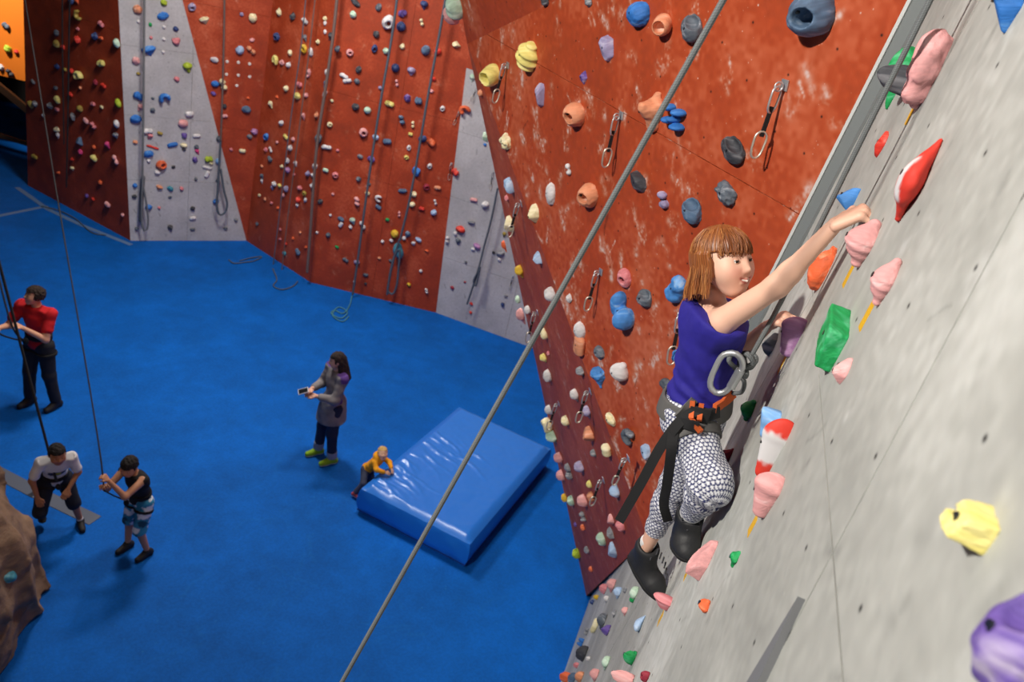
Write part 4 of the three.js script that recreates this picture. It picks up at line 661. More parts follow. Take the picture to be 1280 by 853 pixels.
// ------------------------------------------------------------------ sculpted boulder at the frame's edge
{
  const c = onFloor(-88, 775); c.y = 0;
  const prims = U_([cap([-0.1, 0, 0], [-0.35, 2.3, -0.2], 0.95, 0.5), ell([0.42, 0.75, 0.15], [0.5, 0.62, 0.6]), ell([0.3, 0.15, 0.4], [0.6, 0.5, 0.6]), cap([-0.6, 0, 0.5], [-0.7, 1.6, 0.3], 0.8, 0.55), ell([0.05, 1.45, 0.1], [0.42, 0.5, 0.5])], 0.3);
  const f = (x, y, z) => { const d = prims(x, y, z); if (Math.abs(d) > 0.5) return d; const r = 1 - Math.abs(nz(x * 1.5 + 0.5 * y, y * 0.9, z * 1.6 - 0.4 * y)); return Math.max(d - 0.2 * (r * r - 0.5) + 0.07 * nz(x * 3.5, y * 3, z * 3.5) + 0.025 * nz(x * 9, y * 9, z * 9), -y); };
  const k1 = new THREE.Color('#94785f'), k2 = new THREE.Color('#5c4838'), tc = new THREE.Color();
  const g = netMesh(f, [-2, -0.08, -1.6], [1.5, 3.1, 1.8], 0.04, (x, y, z) => tc.copy(k1).lerp(k2, clamp(0.5 + 1.2 * fbm(x * 2.2, y * 2.2, z * 2.2, 4) + 0.25 * nz(x * 20, y * 20, z * 20))));
  const m = mesh('climbing_boulder', g, matOf({ vertexColors: true, roughness: 0.85, bumpMap: B.fine, bumpScale: 0.004 })); m.position.copy(c);
  tag(m, 'brown sculpted artificial boulder standing on the blue floor', 'boulder');
  const hg = proto('slug', 1, 16).clone().scale(0.2, 0.12, 0.1), h = mesh('climbing_hold', hg, holdMat('teal')); h.position.copy(onFloor(4, 722, 0.85)); h.lookAt(EYE_P); tag(h, 'teal bar-shaped climbing hold on the brown boulder', 'climbing hold');
}
// ------------------------------------------------------------------ people: shared pieces
const A3 = (v) => [v.x, v.y, v.z];
const lerp3 = (a, c, t) => [mix(a[0], c[0], t), mix(a[1], c[1], t), mix(a[2], c[2], t)];
const add3 = (a, c, k = 1) => [a[0] + c[0] * k, a[1] + c[1] * k, a[2] + c[2] * k];
const sub3 = (a, c) => [a[0] - c[0], a[1] - c[1], a[2] - c[2]];
const dot3 = (a, c) => a[0] * c[0] + a[1] * c[1] + a[2] * c[2];
const cross3 = (a, c) => [a[1] * c[2] - a[2] * c[1], a[2] * c[0] - a[0] * c[2], a[0] * c[1] - a[1] * c[0]];
const len3 = (a) => Math.hypot(...a), nrm3 = (a) => { const l = len3(a) || 1; return [a[0] / l, a[1] / l, a[2] / l]; };
function boxOf(pts, m) { const lo = [1e9, 1e9, 1e9], hi = [-1e9, -1e9, -1e9]; for (const p of pts) for (let i = 0; i < 3; i++) { lo[i] = Math.min(lo[i], p[i] - m); hi[i] = Math.max(hi[i], p[i] + m); } return [lo, hi]; }
const slabCut = (c, n, t) => (x, y, z) => Math.abs((x - c[0]) * n[0] + (y - c[1]) * n[1] + (z - c[2]) * n[2]) - t;      // inside |distance| < t
const half = (c, n) => (x, y, z) => (x - c[0]) * n[0] + (y - c[1]) * n[1] + (z - c[2]) * n[2];                           // inside where negative
// a head in its own frame: origin at the middle of the head, x = the person's left, y up, z = face; unit = head height
function headField(o = {}) {
  const c = [ell([0, 0.09, -0.05], [0.36, 0.40, 0.43]), ell([0, -0.16, 0.13], [0.27, 0.33, 0.27]), ell([0, -0.4, 0.2], [0.12, 0.1, 0.11]), ell([0.17, -0.13, 0.22], [0.13, 0.14, 0.12]), ell([-0.17, -0.13, 0.22], [0.13, 0.14, 0.12])];
  let f = U_(c, 0.16);
  f = cut(f, ell([0.155, 0.02, 0.43], [0.095, 0.055, 0.07]), 0.08); f = cut(f, ell([-0.155, 0.02, 0.43], [0.095, 0.055, 0.07]), 0.08);
  const nk = o.nose ?? 1, nose = U_([cap([0, 0.03, 0.36], [0, -0.115, 0.395 + 0.055 * nk], 0.03, 0.042), ell([0.04, -0.13, 0.385 + 0.02 * nk], [0.033, 0.028, 0.036]), ell([-0.04, -0.13, 0.385 + 0.02 * nk], [0.033, 0.028, 0.036])], 0.05);
  const lips = U_([cap([-0.1 - (o.smile ?? 0) * 0.025, -0.262 + (o.smile ?? 0) * 0.045, 0.34 - (o.smile ?? 0) * 0.015], [0, -0.262, 0.392], 0.018, 0.024), cap([0.1 + (o.smile ?? 0) * 0.025, -0.262 + (o.smile ?? 0) * 0.045, 0.34 - (o.smile ?? 0) * 0.015], [0, -0.262, 0.392], 0.018, 0.024), cap([-0.07, -0.3, 0.35], [0.07, -0.3, 0.35], 0.028)], 0.02);
  const ears = U_([ell([0.365, -0.03, -0.03], [0.035, 0.1, 0.06]), ell([-0.365, -0.03, -0.03], [0.035, 0.1, 0.06])], 0);
  return (x, y, z) => { let d = f(x, y, z); if (d > 0.3) return d; d = smin(d, nose(x, y, z), 0.06); d = smin(d, lips(x, y, z), 0.03); d = smin(d, ears(x, y, z), 0.04); d = smax(d, -cap([-0.095, -0.274 + (o.smile ?? 0) * 0.035, 0.38], [0, -0.28, 0.42], 0.01, 0.012)(x, y, z), 0.015); d = smax(d, -cap([0.095, -0.274 + (o.smile ?? 0) * 0.035, 0.38], [0, -0.28, 0.42], 0.01, 0.012)(x, y, z), 0.015); return d; };
}
function skinColor(hex, o = {}) {
  const base = new THREE.Color(hex), lip = new THREE.Color(o.lip || '#b4544f'), blush = new THREE.Color(o.blush || '#d98476'), brow = new THREE.Color(o.brow || '#4a3020'), t = new THREE.Color();
  return (x, y, z) => { t.copy(base).offsetHSL(0, 0, 0.012 * nz(x * 9, y * 9, z * 9)); if (z > 0.1) {
    const l = Math.hypot(x / (0.115 + 0.03 * (o.smile ?? 0)), (y + 0.283 - (o.smile ?? 0) * 0.055 * Math.min(1, (x / 0.12) ** 2)) / 0.046); if (z > 0.3 && l < 1.15) t.lerp(lip, 0.8 * smooth(1.15, 0.8, l));
    for (const s of [-1, 1]) { const q = Math.hypot((x - s * 0.19) / 0.14, (y + 0.14) / 0.12); t.lerp(blush, 0.35 * smooth(1.2, 0.2, q)); const e = Math.hypot((x - s * 0.165) / 0.11, (y - 0.115 - 0.03 * (1 - Math.abs(x - s * 0.165) / 0.1)) / 0.02); if (e < 1.2) t.lerp(brow, 0.7 * smooth(1.2, 0.7, e)); } }
    return t; };
}
const EM = { white: matOf({ color: '#e9e4df', roughness: 0.25 }), iris: matOf({ color: '#2c1f18', roughness: 0.2 }), lash: matOf({ color: '#5a3a24', roughness: 0.8 }), teeth: matOf({ color: '#efe9df', roughness: 0.3 }) };
function headMatrix(c, fw, up, H) { const f = nrm3(fw), l = nrm3(cross3(up, f)), u = cross3(f, l); return new THREE.Matrix4().makeBasis(V(...l), V(...u), V(...f)).scale(V(H, H, H)).setPosition(...c); }
function addEyes(g, m4, lidHex, big = 1) {
  for (const s of [-1, 1]) {
    const cx = s * 0.15, cy = 0.016, e = mesh('eye', new THREE.SphereGeometry(0.052, 16, 12).translate(cx, cy, 0.318).applyMatrix4(m4), EM.white, g);
    mesh('iris', new THREE.SphereGeometry(0.0315 * big, 12, 8).scale(1, 1, 0.5).translate(cx, cy - 0.002, 0.357).applyMatrix4(m4), EM.iris, e);
    const lid = matOf({ color: lidHex, roughness: 0.6 });
    mesh('upper_eyelid', new THREE.SphereGeometry(0.0565, 18, 8, 0, Math.PI * 2, 0, 0.86).rotateX(0.44).translate(cx, cy, 0.318).applyMatrix4(m4), lid, e);
    mesh('lower_eyelid', new THREE.SphereGeometry(0.0562, 18, 8, 0, Math.PI * 2, 0, 0.84).rotateX(Math.PI - 0.4).translate(cx, cy - 0.002, 0.318).applyMatrix4(m4), lid, e);
    mesh('eyelashes', new THREE.TorusGeometry(0.0565, 0.0042, 5, 16, 2.2).rotateZ(0.47).rotateX(1.27).translate(cx, cy, 0.319).applyMatrix4(m4), EM.lash, e);
  }
}
// a hand: wrist, knuckle line, and where the fingertips end; side = direction from little finger to index
function handField(w, k, tip, side, sc, spread = 1) {
  const d = sub3(k, w), n = nrm3(side), fs = [], pal = [], q = [[-1.5, 0.9, 0.0062], [-0.5, 1.0, 0.0068], [0.5, 1.04, 0.007], [1.5, 0.96, 0.0068]];
  for (const [o, l, r] of q) {
    const off = o * 0.0155 * sc * spread, kk = add3(add3(k, n, off), d, o === -1.5 ? -0.12 : o === 1.5 ? -0.05 : 0), ww = add3(w, n, off * 0.55);
    pal.push(cap(ww, kk, 0.011 * sc, 0.0095 * sc));
    const t = add3(add3(kk, sub3(tip, k), l), n, off * 0.12), m = lerp3(kk, t, 0.5), bul = nrm3(add3(d, [0, 0.0, 0]));
    const mid = add3(m, bul, 0.012 * sc), mid2 = add3(lerp3(kk, t, 0.78), bul, 0.008 * sc);
    fs.push(U_([cap(kk, mid, r * 1.18 * sc, r * 1.05 * sc), cap(mid, mid2, r * 1.05 * sc, r * sc), cap(mid2, t, r * sc, r * 0.8 * sc)], 0.003 * sc));
  }
  const tb = add3(lerp3(w, k, 0.35), n, 0.022 * sc), t1 = add3(add3(tb, n, 0.018 * sc), d, 0.28), t2 = add3(add3(t1, sub3(tip, k), 0.55), d, 0.12);
  const thumb = U_([cap(lerp3(w, k, 0.2), tb, 0.012 * sc, 0.011 * sc), cap(tb, t1, 0.0105 * sc, 0.0088 * sc), cap(t1, t2, 0.0088 * sc, 0.007 * sc)], 0.006);
  const palm = U_(pal, 0.012 * sc), fing = U_(fs, 0.0015);
  return { f: (x, y, z) => smin(smin(palm(x, y, z), fing(x, y, z), 0.006 * sc), thumb(x, y, z), 0.006 * sc), box: boxOf([w, k, tip, t2, add3(k, n, 0.04 * sc), add3(k, n, -0.04 * sc)], 0.035 * sc) };
}
function ribbon(pts, width, thick, sideDir) {               // a flat strap along points
  const c = new THREE.CatmullRomCurve3(pts, false, 'centripetal'), n = pts.length * 8, pos = [], idx = [];
  for (let i = 0; i <= n; i++) { const p = c.getPointAt(i / n), t = c.getTangentAt(i / n), s = (sideDir === 'open' ? EYE_P.clone().sub(p).cross(t) : sideDir).clone(); s.addScaledVector(t, -s.dot(t)).normalize(); const u = t.clone().cross(s).normalize(); for (const [a, e] of [[-1, -1], [1, -1], [1, 1], [-1, 1]]) { const q = p.clone().addScaledVector(s, a * width / 2).addScaledVector(u, e * thick / 2); pos.push(q.x, q.y, q.z); } }
  for (let i = 0; i < n; i++) for (let k = 0; k < 4; k++) { const a = i * 4 + k, e = i * 4 + (k + 1) % 4; idx.push(a, e, a + 4, e, e + 4, a + 4); }
  idx.push(0, 2, 1, 0, 3, 2); const z = n * 4; idx.push(z, z + 1, z + 2, z, z + 2, z + 3);
  const g = new THREE.BufferGeometry(); g.setAttribute('position', new THREE.BufferAttribute(new Float32Array(pos), 3)); g.setIndex(idx); const h = g.toNonIndexed(); h.computeVertexNormals(); const uv = new Float32Array(h.attributes.position.count * 2); h.setAttribute('uv', new THREE.BufferAttribute(uv, 2)); return h;
}
const vcol = (o = {}) => P_({ vertexColors: true, roughness: 0.6, ...o });
// ------------------------------------------------------------------ the climbing girl, joints read from the photograph at the slab's distance
{
  const G = (px, py, al) => { const d = RAY(px, py); return A3(EYE_P.clone().addScaledVector(d, al / d.dot(alongT))); };
  const tA = A3(alongT), rA = A3(intoR);
  const J = {
    head: G(905, 327, 2.11), neck: G(884, 384, 2.13), neckTop: G(893, 366, 2.13),
    rsh: G(903, 402, 2.035), relb: G(972, 357, 1.99), rwr: G(1044, 281, 1.99), rkn: G(1080, 264, 2.0), rtip: G(1092, 288, 2.0),
    lsh: G(902, 398, 2.225), lelb: G(918, 446, 2.3), lwr: G(958, 409, 2.24), lkn: G(982, 394, 2.22), ltip: G(1002, 412, 2.22),
    chest: G(888, 430, 2.13), waist: G(876, 482, 2.13), pelvis: G(866, 520, 2.13),
    rhip: G(862, 524, 2.075), rkne: G(888, 605, 1.9), rank: G(862, 645, 2.05), rtoe: G(858, 690, 1.985), rheel: G(862, 652, 2.09),
    lhip: G(872, 528, 2.19), lkne: G(846, 606, 2.22), lank: G(808, 684, 2.27), ltoe: G(824, 741, 2.25), lheel: G(797, 700, 2.31),
  };
  const sp = nrm3(sub3(J.neck, J.pelvis)), lr = nrm3(sub3(sub3(J.lsh, J.rsh), (() => { const d = dot3(sub3(J.lsh, J.rsh), sp); return sp.map((q) => q * d); })())), fb = nrm3(cross3(lr, sp)); // fb: to the front (checked below)
  const front = dot3(fb, rA) > 0 ? fb : fb.map((q) => -q), R3 = [lr, sp, front];
  const girl = group('person'); tag(girl, 'young girl with a red-blonde bob in blue top climbing the slab', 'person');
  const skin = vcol({ roughness: 0.55, sheen: 0.2, sheenRoughness: 0.6 }), SK = '#eabaa2';
  // limbs and torso
  const torso = [ell(add3(J.chest, sp, 0.02), [0.118, 0.13, 0.082], R3), ell(add3(J.waist, sp, 0.0), [0.098, 0.12, 0.076], R3), ell(add3(J.pelvis, sp, 0.0), [0.108, 0.095, 0.088], R3), cap(add3(J.rsh, sp, -0.015), add3(J.lsh, sp, -0.015), 0.04, 0.04), cap(add3(J.neck, sp, -0.025), J.rsh, 0.048, 0.036), cap(add3(J.neck, sp, -0.025), J.lsh, 0.048, 0.036)];
  const arms = [cap(J.rsh, J.relb, 0.037, 0.029), cap(J.relb, J.rwr, 0.0295, 0.019), ell(lerp3(J.relb, J.rwr, 0.22), [0.0275, 0.0275, 0.0275]), cap(J.lsh, J.lelb, 0.035, 0.028), cap(J.lelb, J.lwr, 0.028, 0.019)];
  const neck = [cap(add3(J.neck, sp, -0.02), J.neckTop, 0.036, 0.033)];
  const legs = [cap(J.rhip, J.rkne, 0.07, 0.05), ell(J.rkne, [0.051, 0.051, 0.051]), cap(J.rkne, J.rank, 0.047, 0.03), ell(lerp3(J.rkne, J.rank, 0.3), [0.046, 0.05, 0.046]), cap(J.lhip, J.lkne, 0.068, 0.047), cap(J.lkne, J.lank, 0.045, 0.027), ell(lerp3(J.lkne, J.lank, 0.28), [0.044, 0.055, 0.044])];
  const rh = handField(J.rwr, J.rkn, J.rtip, add3(tA, [0, 0.15, 0]), 1.12), lh = handField(J.lwr, J.lkn, J.ltip, add3(tA.map((q) => -q), [0, 0.1, 0]), 1.05);
  const bodyF = U_([...arms, ...neck, ...torso.map((f) => grow(f, -0.008)), ...legs.map((f) => grow(f, -0.003))], 0.02);
  const pts = Object.values(J), flat = (c) => { const t = new THREE.Color(); return (x, y, z) => t.copy(new THREE.Color(c)).offsetHSL(0, 0, 0.015 * nz(x * 40, y * 40, z * 40)); };
  const skinFlat = (() => { const b0 = new THREE.Color(SK), pk = new THREE.Color('#e39c86'), t = new THREE.Color(); return (x, y, z) => { t.copy(b0); const d = Math.min(Math.hypot(x - J.relb[0], y - J.relb[1], z - J.relb[2]), Math.hypot(x - J.rkn[0], y - J.rkn[1], z - J.rkn[2])); return t.lerp(pk, 0.22 * smooth(0.05, 0.0, d) + 0.06 * nz(x * 60, y * 60, z * 60)); }; })();
  const parts = [];
  parts.push(netMesh(bodyF, ...boxOf([J.rsh, J.relb, J.rwr, J.lsh, J.lelb, J.lwr, J.neckTop, J.waist, J.neck, J.rkne, J.lkne, J.rank, J.lank], 0.09), 0.0075, skinFlat));
  parts.push(netMesh(rh.f, ...rh.box, 0.003, skinFlat), netMesh(lh.f, ...lh.box, 0.003, skinFlat));
  const HH = 0.186, fw = add3(add3(rA.map((q) => q * 0.74), tA, -0.56), [0, 0.4, 0]), m4 = headMatrix(J.head, fw, add3([0, 1, 0], rA, -0.1), HH);
  const hf = headField({ smile: 1, nose: 0.75 }), hg = netMesh(hf, [-0.5, -0.58, -0.58], [0.5, 0.58, 0.58], 0.017, skinColor(SK, { smile: 1, blush: '#e58a7c', brow: '#a8703e', lip: '#cf6f6a' })).applyMatrix4(m4);
  parts.push(hg);
  mesh('body', mergeGeometries(parts), skin, girl);
  addEyes(girl, m4, '#dca88e', 1.05);
  mesh('teeth', netMesh(U_([cap([-0.1, -0.252, 0.362], [0, -0.279, 0.402], 0.012, 0.018), cap([0.1, -0.252, 0.362], [0, -0.279, 0.402], 0.012, 0.018)], 0.01), [-0.15, -0.33, 0.3], [0.15, -0.2, 0.46], 0.006).applyMatrix4(m4), EM.teeth, girl);
  { // bobbed hair with a fringe, in the head's frame
    const cap0 = ell([0, 0.1, -0.075], [0.405, 0.45, 0.475]);
    const skirt = (x, y, z) => { const k = smooth(0.1, -0.5, y), rx = 0.4 + 0.06 * k, rz = 0.445 + (z < 0 ? 0.17 : 0.0) * k * k, zz = z + 0.05; const q = Math.hypot(x / rx, zz / rz); return Math.max((q - 1) * Math.min(rx, rz), y - 0.12, -(y + 0.44 + 0.05 * nz(Math.atan2(x, zz) * 6, 1, 3) + 0.1 * clamp(-zz))); };
    const strand = (x, y, z) => { const a = Math.atan2(x, z + 0.05); return 0.0022 * Math.sin(a * 60 + 4 * nz(x * 2.5, y * 1.6, z * 2.5)) + 0.02 * nz(a * 4, y * 1.3, 2) + 0.01 * nz(a * 13, y * 0.9, 5) * smooth(0.35, -0.3, y); };
    const face = (x, y, z) => { const top = 0.11 + 0.04 * Math.abs(x) / 0.3 + 0.035 * nz(x * 16, 3, 1); return Math.max(-(z - (0.1 - 0.12 * smooth(-0.1, -0.45, y) - 0.05 * smooth(0.0, 0.12, y))), y - top, Math.abs(x) - 0.6); };
    const f = (x, y, z) => { let d = smin(cap0(x, y, z), skirt(x, y, z), 0.08); if (d > 0.25) return d; d += strand(x, y, z); d = smax(d, -face(x, y, z), 0.03); const inner = hf(x, y, z) ; return smax(d, y < -0.2 ? -(Math.hypot(x / 0.33, (z + 0.02) / 0.36) - 1) * 0.33 : -9, 0.03); };
    const c1 = new THREE.Color('#96552a'), c2 = new THREE.Color('#5c2f14'), c3 = new THREE.Color('#c98c50'), t = new THREE.Color();
    const hc = (x, y, z) => { const a = Math.atan2(x, z + 0.05), s = Math.sin(a * 60 + 4 * nz(x * 2.5, y * 1.6, z * 2.5)), s2 = nz(a * 13, y * 1.1, 3) + 0.5 * nz(a * 38, y * 1.5, 8); t.copy(c1).lerp(c2, clamp(0.35 - 0.45 * s - 0.3 * s2)); return t.lerp(c3, clamp(0.35 * smooth(-0.25, -0.5, y) + 0.5 * s2, 0, 0.75)); };
    const R = rng(77), sg = [], tcol = new THREE.Color(), prof = (a, y) => { const e = Math.sqrt(Math.max(0, 1 - ((y - 0.1) / 0.455) ** 2)), k = smooth(0.1, -0.5, y), lowR = [0.4 + 0.06 * k, 0.445 + (Math.cos(a) < 0 ? 0.17 : 0) * k * k], q = y > 0.1 ? [0.405 * e, 0.475 * e] : lowR; return [Math.sin(a) * q[0], Math.cos(a) * q[1] - 0.06]; };
    for (let i = 0; i < 320; i++) {
      const fr = i < 90, a = fr ? (R() - 0.5) * 2.2 : 1.25 + R() * (6.283 - 2.5), y1 = fr ? 0.08 + R() * 0.05 : -0.4 - R() * 0.12 - 0.1 * clamp(-Math.cos(a)), off = 1.0 + R() * 0.025, pts = [];
      for (let j = 0; j <= 6; j++) { const y = mix(0.5 - R() * 0.02, y1, (j / 6) ** 1.15), [px, pz] = prof(a + 0.05 * Math.sin(j + i), Math.min(y, 0.54)); pts.push(V(px * off, y, (pz + 0.06) * off - 0.06)); }
      const g = new THREE.TubeGeometry(new THREE.CatmullRomCurve3(pts), 12, 0.0028 + R() * 0.004, 4, false), n = g.attributes.position.count, ca = new Float32Array(n * 3); tcol.copy(c1).lerp(R() < 0.65 ? c2 : c3, R() * 0.7); for (let q = 0; q < n; q++) ca.set([tcol.r, tcol.g, tcol.b], q * 3); g.setAttribute('color', new THREE.BufferAttribute(ca, 3)); sg.push(g);
    }
    const strands = mergeGeometries(sg).applyMatrix4(m4);
    const hairMesh = mesh('hair', netMesh(f, [-0.62, -0.72, -0.85], [0.62, 0.68, 0.6], 0.0135, hc).applyMatrix4(m4), vcol({ roughness: 0.42, sheen: 0.5, sheenColor: new THREE.Color('#e0a060') }), girl);
    const st = mesh('hair_strands', strands, hairMesh.material, hairMesh); st.userData.kind = 'stuff';
  }
  { // sleeveless blue top
    const f0 = U_([...torso, cap(add3(J.rsh, sp, -0.004), add3(J.lsh, sp, -0.004), 0.043, 0.043)], 0.05);
    const hem = half(add3(J.waist, sp, -0.045), sp.map((q) => -q)), top = half(add3(add3(J.neck, sp, 0.012), front, -0.01), nrm3(add3(sp, front, 0.28)));
    const f = (x, y, z) => { let d = f0(x, y, z) - 0.011; if (d > 0.06) return d; const p = [x - J.waist[0], y - J.waist[1], z - J.waist[2]], a = dot3(p, sp), e = dot3(p, front), c = dot3(p, lr); d += 0.0035 * Math.sin(a * 95 + e * 60 + 6 * nz(a * 9, e * 9, c * 9)) * smooth(0.2, 0.0, a) + 0.004 * nz(a * 22, e * 30, c * 24); d = smax(d, hem(x, y, z), 0.012); d = smax(d, top(x, y, z), 0.012);
      d = smax(d, -cap(add3(J.rsh, lr, -0.03), lerp3(J.rsh, J.relb, 0.5), 0.034, 0.04)(x, y, z), 0.01); return d; };
    const c = new THREE.Color('#221a86'), t = new THREE.Color();
    mesh('blue_top', netMesh(f, ...boxOf([J.rsh, J.lsh, J.neck, J.waist, J.pelvis], 0.14), 0.006, (x, y, z) => t.copy(c).offsetHSL(0, 0, 0.02 * nz(x * 120, y * 120, z * 120))), vcol({ roughness: 0.8, sheen: 0.4, sheenColor: new THREE.Color('#5a50d8') }), girl);
  }
  { // printed leggings: white stars on navy, laid out around each leg
    const pel = [ell(add3(J.pelvis, sp, 0.0), [0.112, 0.1, 0.094], R3), ell(add3(J.waist, sp, -0.04), [0.1, 0.06, 0.08], R3)], f0 = U_([...pel, ...legs], 0.035);
    const hemL = half(lerp3(J.lkne, J.lank, 0.74), nrm3(sub3(J.lank, J.lkne))), hemR = half(lerp3(J.rkne, J.rank, 0.84), nrm3(sub3(J.rank, J.rkne))), topC = half(add3(J.waist, sp, -0.02), sp);
    const rShank = cap(J.rkne, J.rank, 0.047, 0.03), lLeg = U_([cap(J.lkne, J.lank, 0.045, 0.027), cap(J.lhip, J.lkne, 0.068, 0.047)], 0);
    const near = (x, y, z) => Math.hypot(x - J.rank[0], y - J.rank[1], z - J.rank[2]) < 0.2;
    const f = (x, y, z) => { let d = f0(x, y, z) - 0.005; if (d > 0.05) return d; d += 0.0025 * Math.sin(110 * y + 60 * x + 5 * nz(x * 14, y * 14, z * 14)) * (Math.hypot(x - J.rkne[0], y - J.rkne[1], z - J.rkne[2]) < 0.14 ? 1 : 0.5); d = smax(d, topC(x, y, z), 0.01); const dl = Math.hypot(x - J.lank[0], y - J.lank[1], z - J.lank[2]); if (dl < 0.16 && lLeg(x, y, z) <= rShank(x, y, z)) d = smax(d, hemL(x, y, z), 0.006); if (near(x, y, z) && rShank(x, y, z) < lLeg(x, y, z)) d = smax(d, hemR(x, y, z), 0.006); return d; };
    const bones = [[J.rhip, J.rkne, 0.062], [J.rkne, J.rank, 0.042], [J.lhip, J.lkne, 0.06], [J.lkne, J.lank, 0.04]].map(([a, c, r]) => { const d = nrm3(sub3(c, a)), u = nrm3(cross3(d, tA)), w = cross3(d, u); return { a, c, d, u, w, r, L: len3(sub3(c, a)) }; });
    const navy = new THREE.Color('#2a3264'), white = new THREE.Color('#e3e4ea'), t = new THREE.Color();
    const col = (x, y, z) => { let b0 = null, bd = 1e9; for (const q of bones) { const p = [x - q.a[0], y - q.a[1], z - q.a[2]], h = clamp(dot3(p, q.d), 0, q.L), e = len3(sub3(p, q.d.map((k) => k * h))) / q.r; if (e < bd) { bd = e; b0 = q; } } const p = [x - b0.a[0], y - b0.a[1], z - b0.a[2]], n = Math.round(6.283 * b0.r / 0.0135), U = Math.atan2(dot3(p, b0.u), dot3(p, b0.w)) / 6.2832 * n, W2 = dot3(p, b0.d) / 0.0118;
      const row = Math.round(W2), uu = U - (row & 1) * 0.5, fx = uu - Math.round(uu), fy = W2 - row, an = Math.atan2(fy, fx), rr = Math.hypot(fx, fy * 0.9), R0 = 0.375 + 0.07 * Math.cos(5 * an + 1.57); return t.copy(navy).lerp(white, smooth(R0 + 0.06, R0 - 0.06, rr)); };
    mesh('leggings', netMesh(f, ...boxOf([J.rhip, J.lhip, J.rkne, J.lkne, J.rank, J.lank, J.waist], 0.11), 0.0032, col), vcol({ roughness: 0.75 }), girl);
  }
  // socks and shoes
  const sockM = matOf({ color: '#e4e4e6', roughness: 0.9 });
  mesh('sock', netMesh(both(cap(lerp3(J.lkne, J.lank, 0.8), J.lheel, 0.031, 0.024), half(lerp3(J.lkne, J.lank, 0.89), nrm3(sub3(J.lkne, J.lank))), 0.006), ...boxOf([J.lank, J.lheel], 0.06), 0.006), sockM, girl);
  mesh('sock', netMesh(both(cap(lerp3(J.rkne, J.rank, 0.7), J.rank, 0.037, 0.034), half(lerp3(J.rkne, J.rank, 0.8), nrm3(sub3(J.rkne, J.rank))), 0.006), ...boxOf([J.rank, lerp3(J.rkne, J.rank, 0.7)], 0.06), 0.006), sockM, girl);
  const shoeM = matOf({ color: '#26272a', roughness: 0.62, bumpMap: B.fine, bumpScale: 0.001 }), soleM = matOf({ color: '#151517', roughness: 0.8 }), laceM = matOf({ color: '#3c3d42', roughness: 0.9 });
  function shoe(ank, heel, toe, up) {
    const d = nrm3(sub3(toe, heel)), u0 = nrm3(up), u = nrm3(sub3(u0, d.map((q) => q * dot3(u0, d)))), s = cross3(d, u), L = len3(sub3(toe, heel));
    const ball = add3(lerp3(heel, toe, 0.72), u, 0.002), F = U_([cap(add3(heel, u, 0.004), ball, 0.034, 0.038), cap(ball, toe, 0.038, 0.027), cap(add3(heel, u, 0.02), ank, 0.034, 0.038), cap(lerp3(heel, toe, 0.35), add3(ank, d, 0.012), 0.036, 0.036)], 0.03);
    const open = cap(ank, add3(ank, sub3(ank, heel), 1.5), 0.029, 0.04), bottom = half(add3(heel, u, -0.022), u.map((q) => -q));
    const lid = half(add3(ank, nrm3(sub3(ank, heel)), 0.022), nrm3(sub3(ank, heel)));
    const f = (x, y, z) => smax(smax(smax(F(x, y, z), bottom(x, y, z), 0.008), -open(x, y, z), 0.008), lid(x, y, z), 0.008);
    const b0 = boxOf([heel, toe, ank, add3(ank, u, 0.03)], 0.06), o = mesh('shoe', netMesh(f, ...b0, 0.0045), shoeM, girl);
    mesh('sole', netMesh(both(grow(F, 0.004), slabCut(add3(heel, u, -0.021), u, 0.009), 0.006), ...b0, 0.0045), soleM, o);
    const lg = []; for (let i = 0; i < 6; i++) { const c = add3(lerp3(add3(ank, d, 0.03), add3(lerp3(heel, toe, 0.8), u, 0.03), i / 5.5), u, 0.03 + 0.012 * Math.sin(i / 5 * 3)); const w = 0.02 - i * 0.0012; lg.push(tube([add3(add3(c, s, -w), u, -0.006), add3(c, u, 0.007), add3(add3(c, s, w), d, 0.012)].map((p) => V(...p)), 0.003, 5, 5)); }
    const c = add3(ank, d, 0.036); for (const k of [-1, 1]) lg.push(tube([c, add3(add3(c, s, 0.02 * k), u, 0.012), add3(add3(c, s, 0.028 * k), d, 0.01), add3(c, d, 0.006)].map((p) => V(...p)), 0.0024, 6, 5));
    mesh('laces', mergeGeometries(lg), laceM, o); return o;
  }
  shoe(add3(J.rank, [0, 0, 0]), add3(J.rheel, [0, -0.05, 0]), add3(J.rtoe, [0, 0.0, 0]), add3([0, 1, 0], tA, -0.3));
  shoe(J.lank, J.lheel, J.ltoe, add3([0, 0.8, 0], rA, 0.35));
  // harness
  const webG = matOf({ color: '#5c5b5a', roughness: 0.8, bumpMap: B.fine, bumpScale: 0.0006 }), webB = matOf({ color: '#1f1f21', roughness: 0.85 }), webO = matOf({ color: '#d2602a', roughness: 0.75 });
  const hipF = U_([ell(add3(J.pelvis, sp, 0.0), [0.112, 0.1, 0.094], R3), ell(add3(J.waist, sp, -0.02), [0.102, 0.1, 0.08], R3)], 0.035);
  const shellOf = (F, a, e, zone) => (x, y, z) => smax(smax(F(x, y, z) - e, -(F(x, y, z) - a), 0.002), zone(x, y, z), 0.004);
  const bc = add3(J.waist, sp, -0.055), bn = nrm3(add3(sp, front, -0.1)), hb = boxOf([J.waist, J.pelvis, J.rhip, J.lhip], 0.15);
  const harness = group('climbing_harness'); tag(harness, 'grey and orange climbing harness worn by the girl', 'harness');
  mesh('waist_belt', netMesh(shellOf(hipF, 0.008, 0.018, slabCut(bc, bn, 0.03)), ...hb, 0.005), webG, harness);
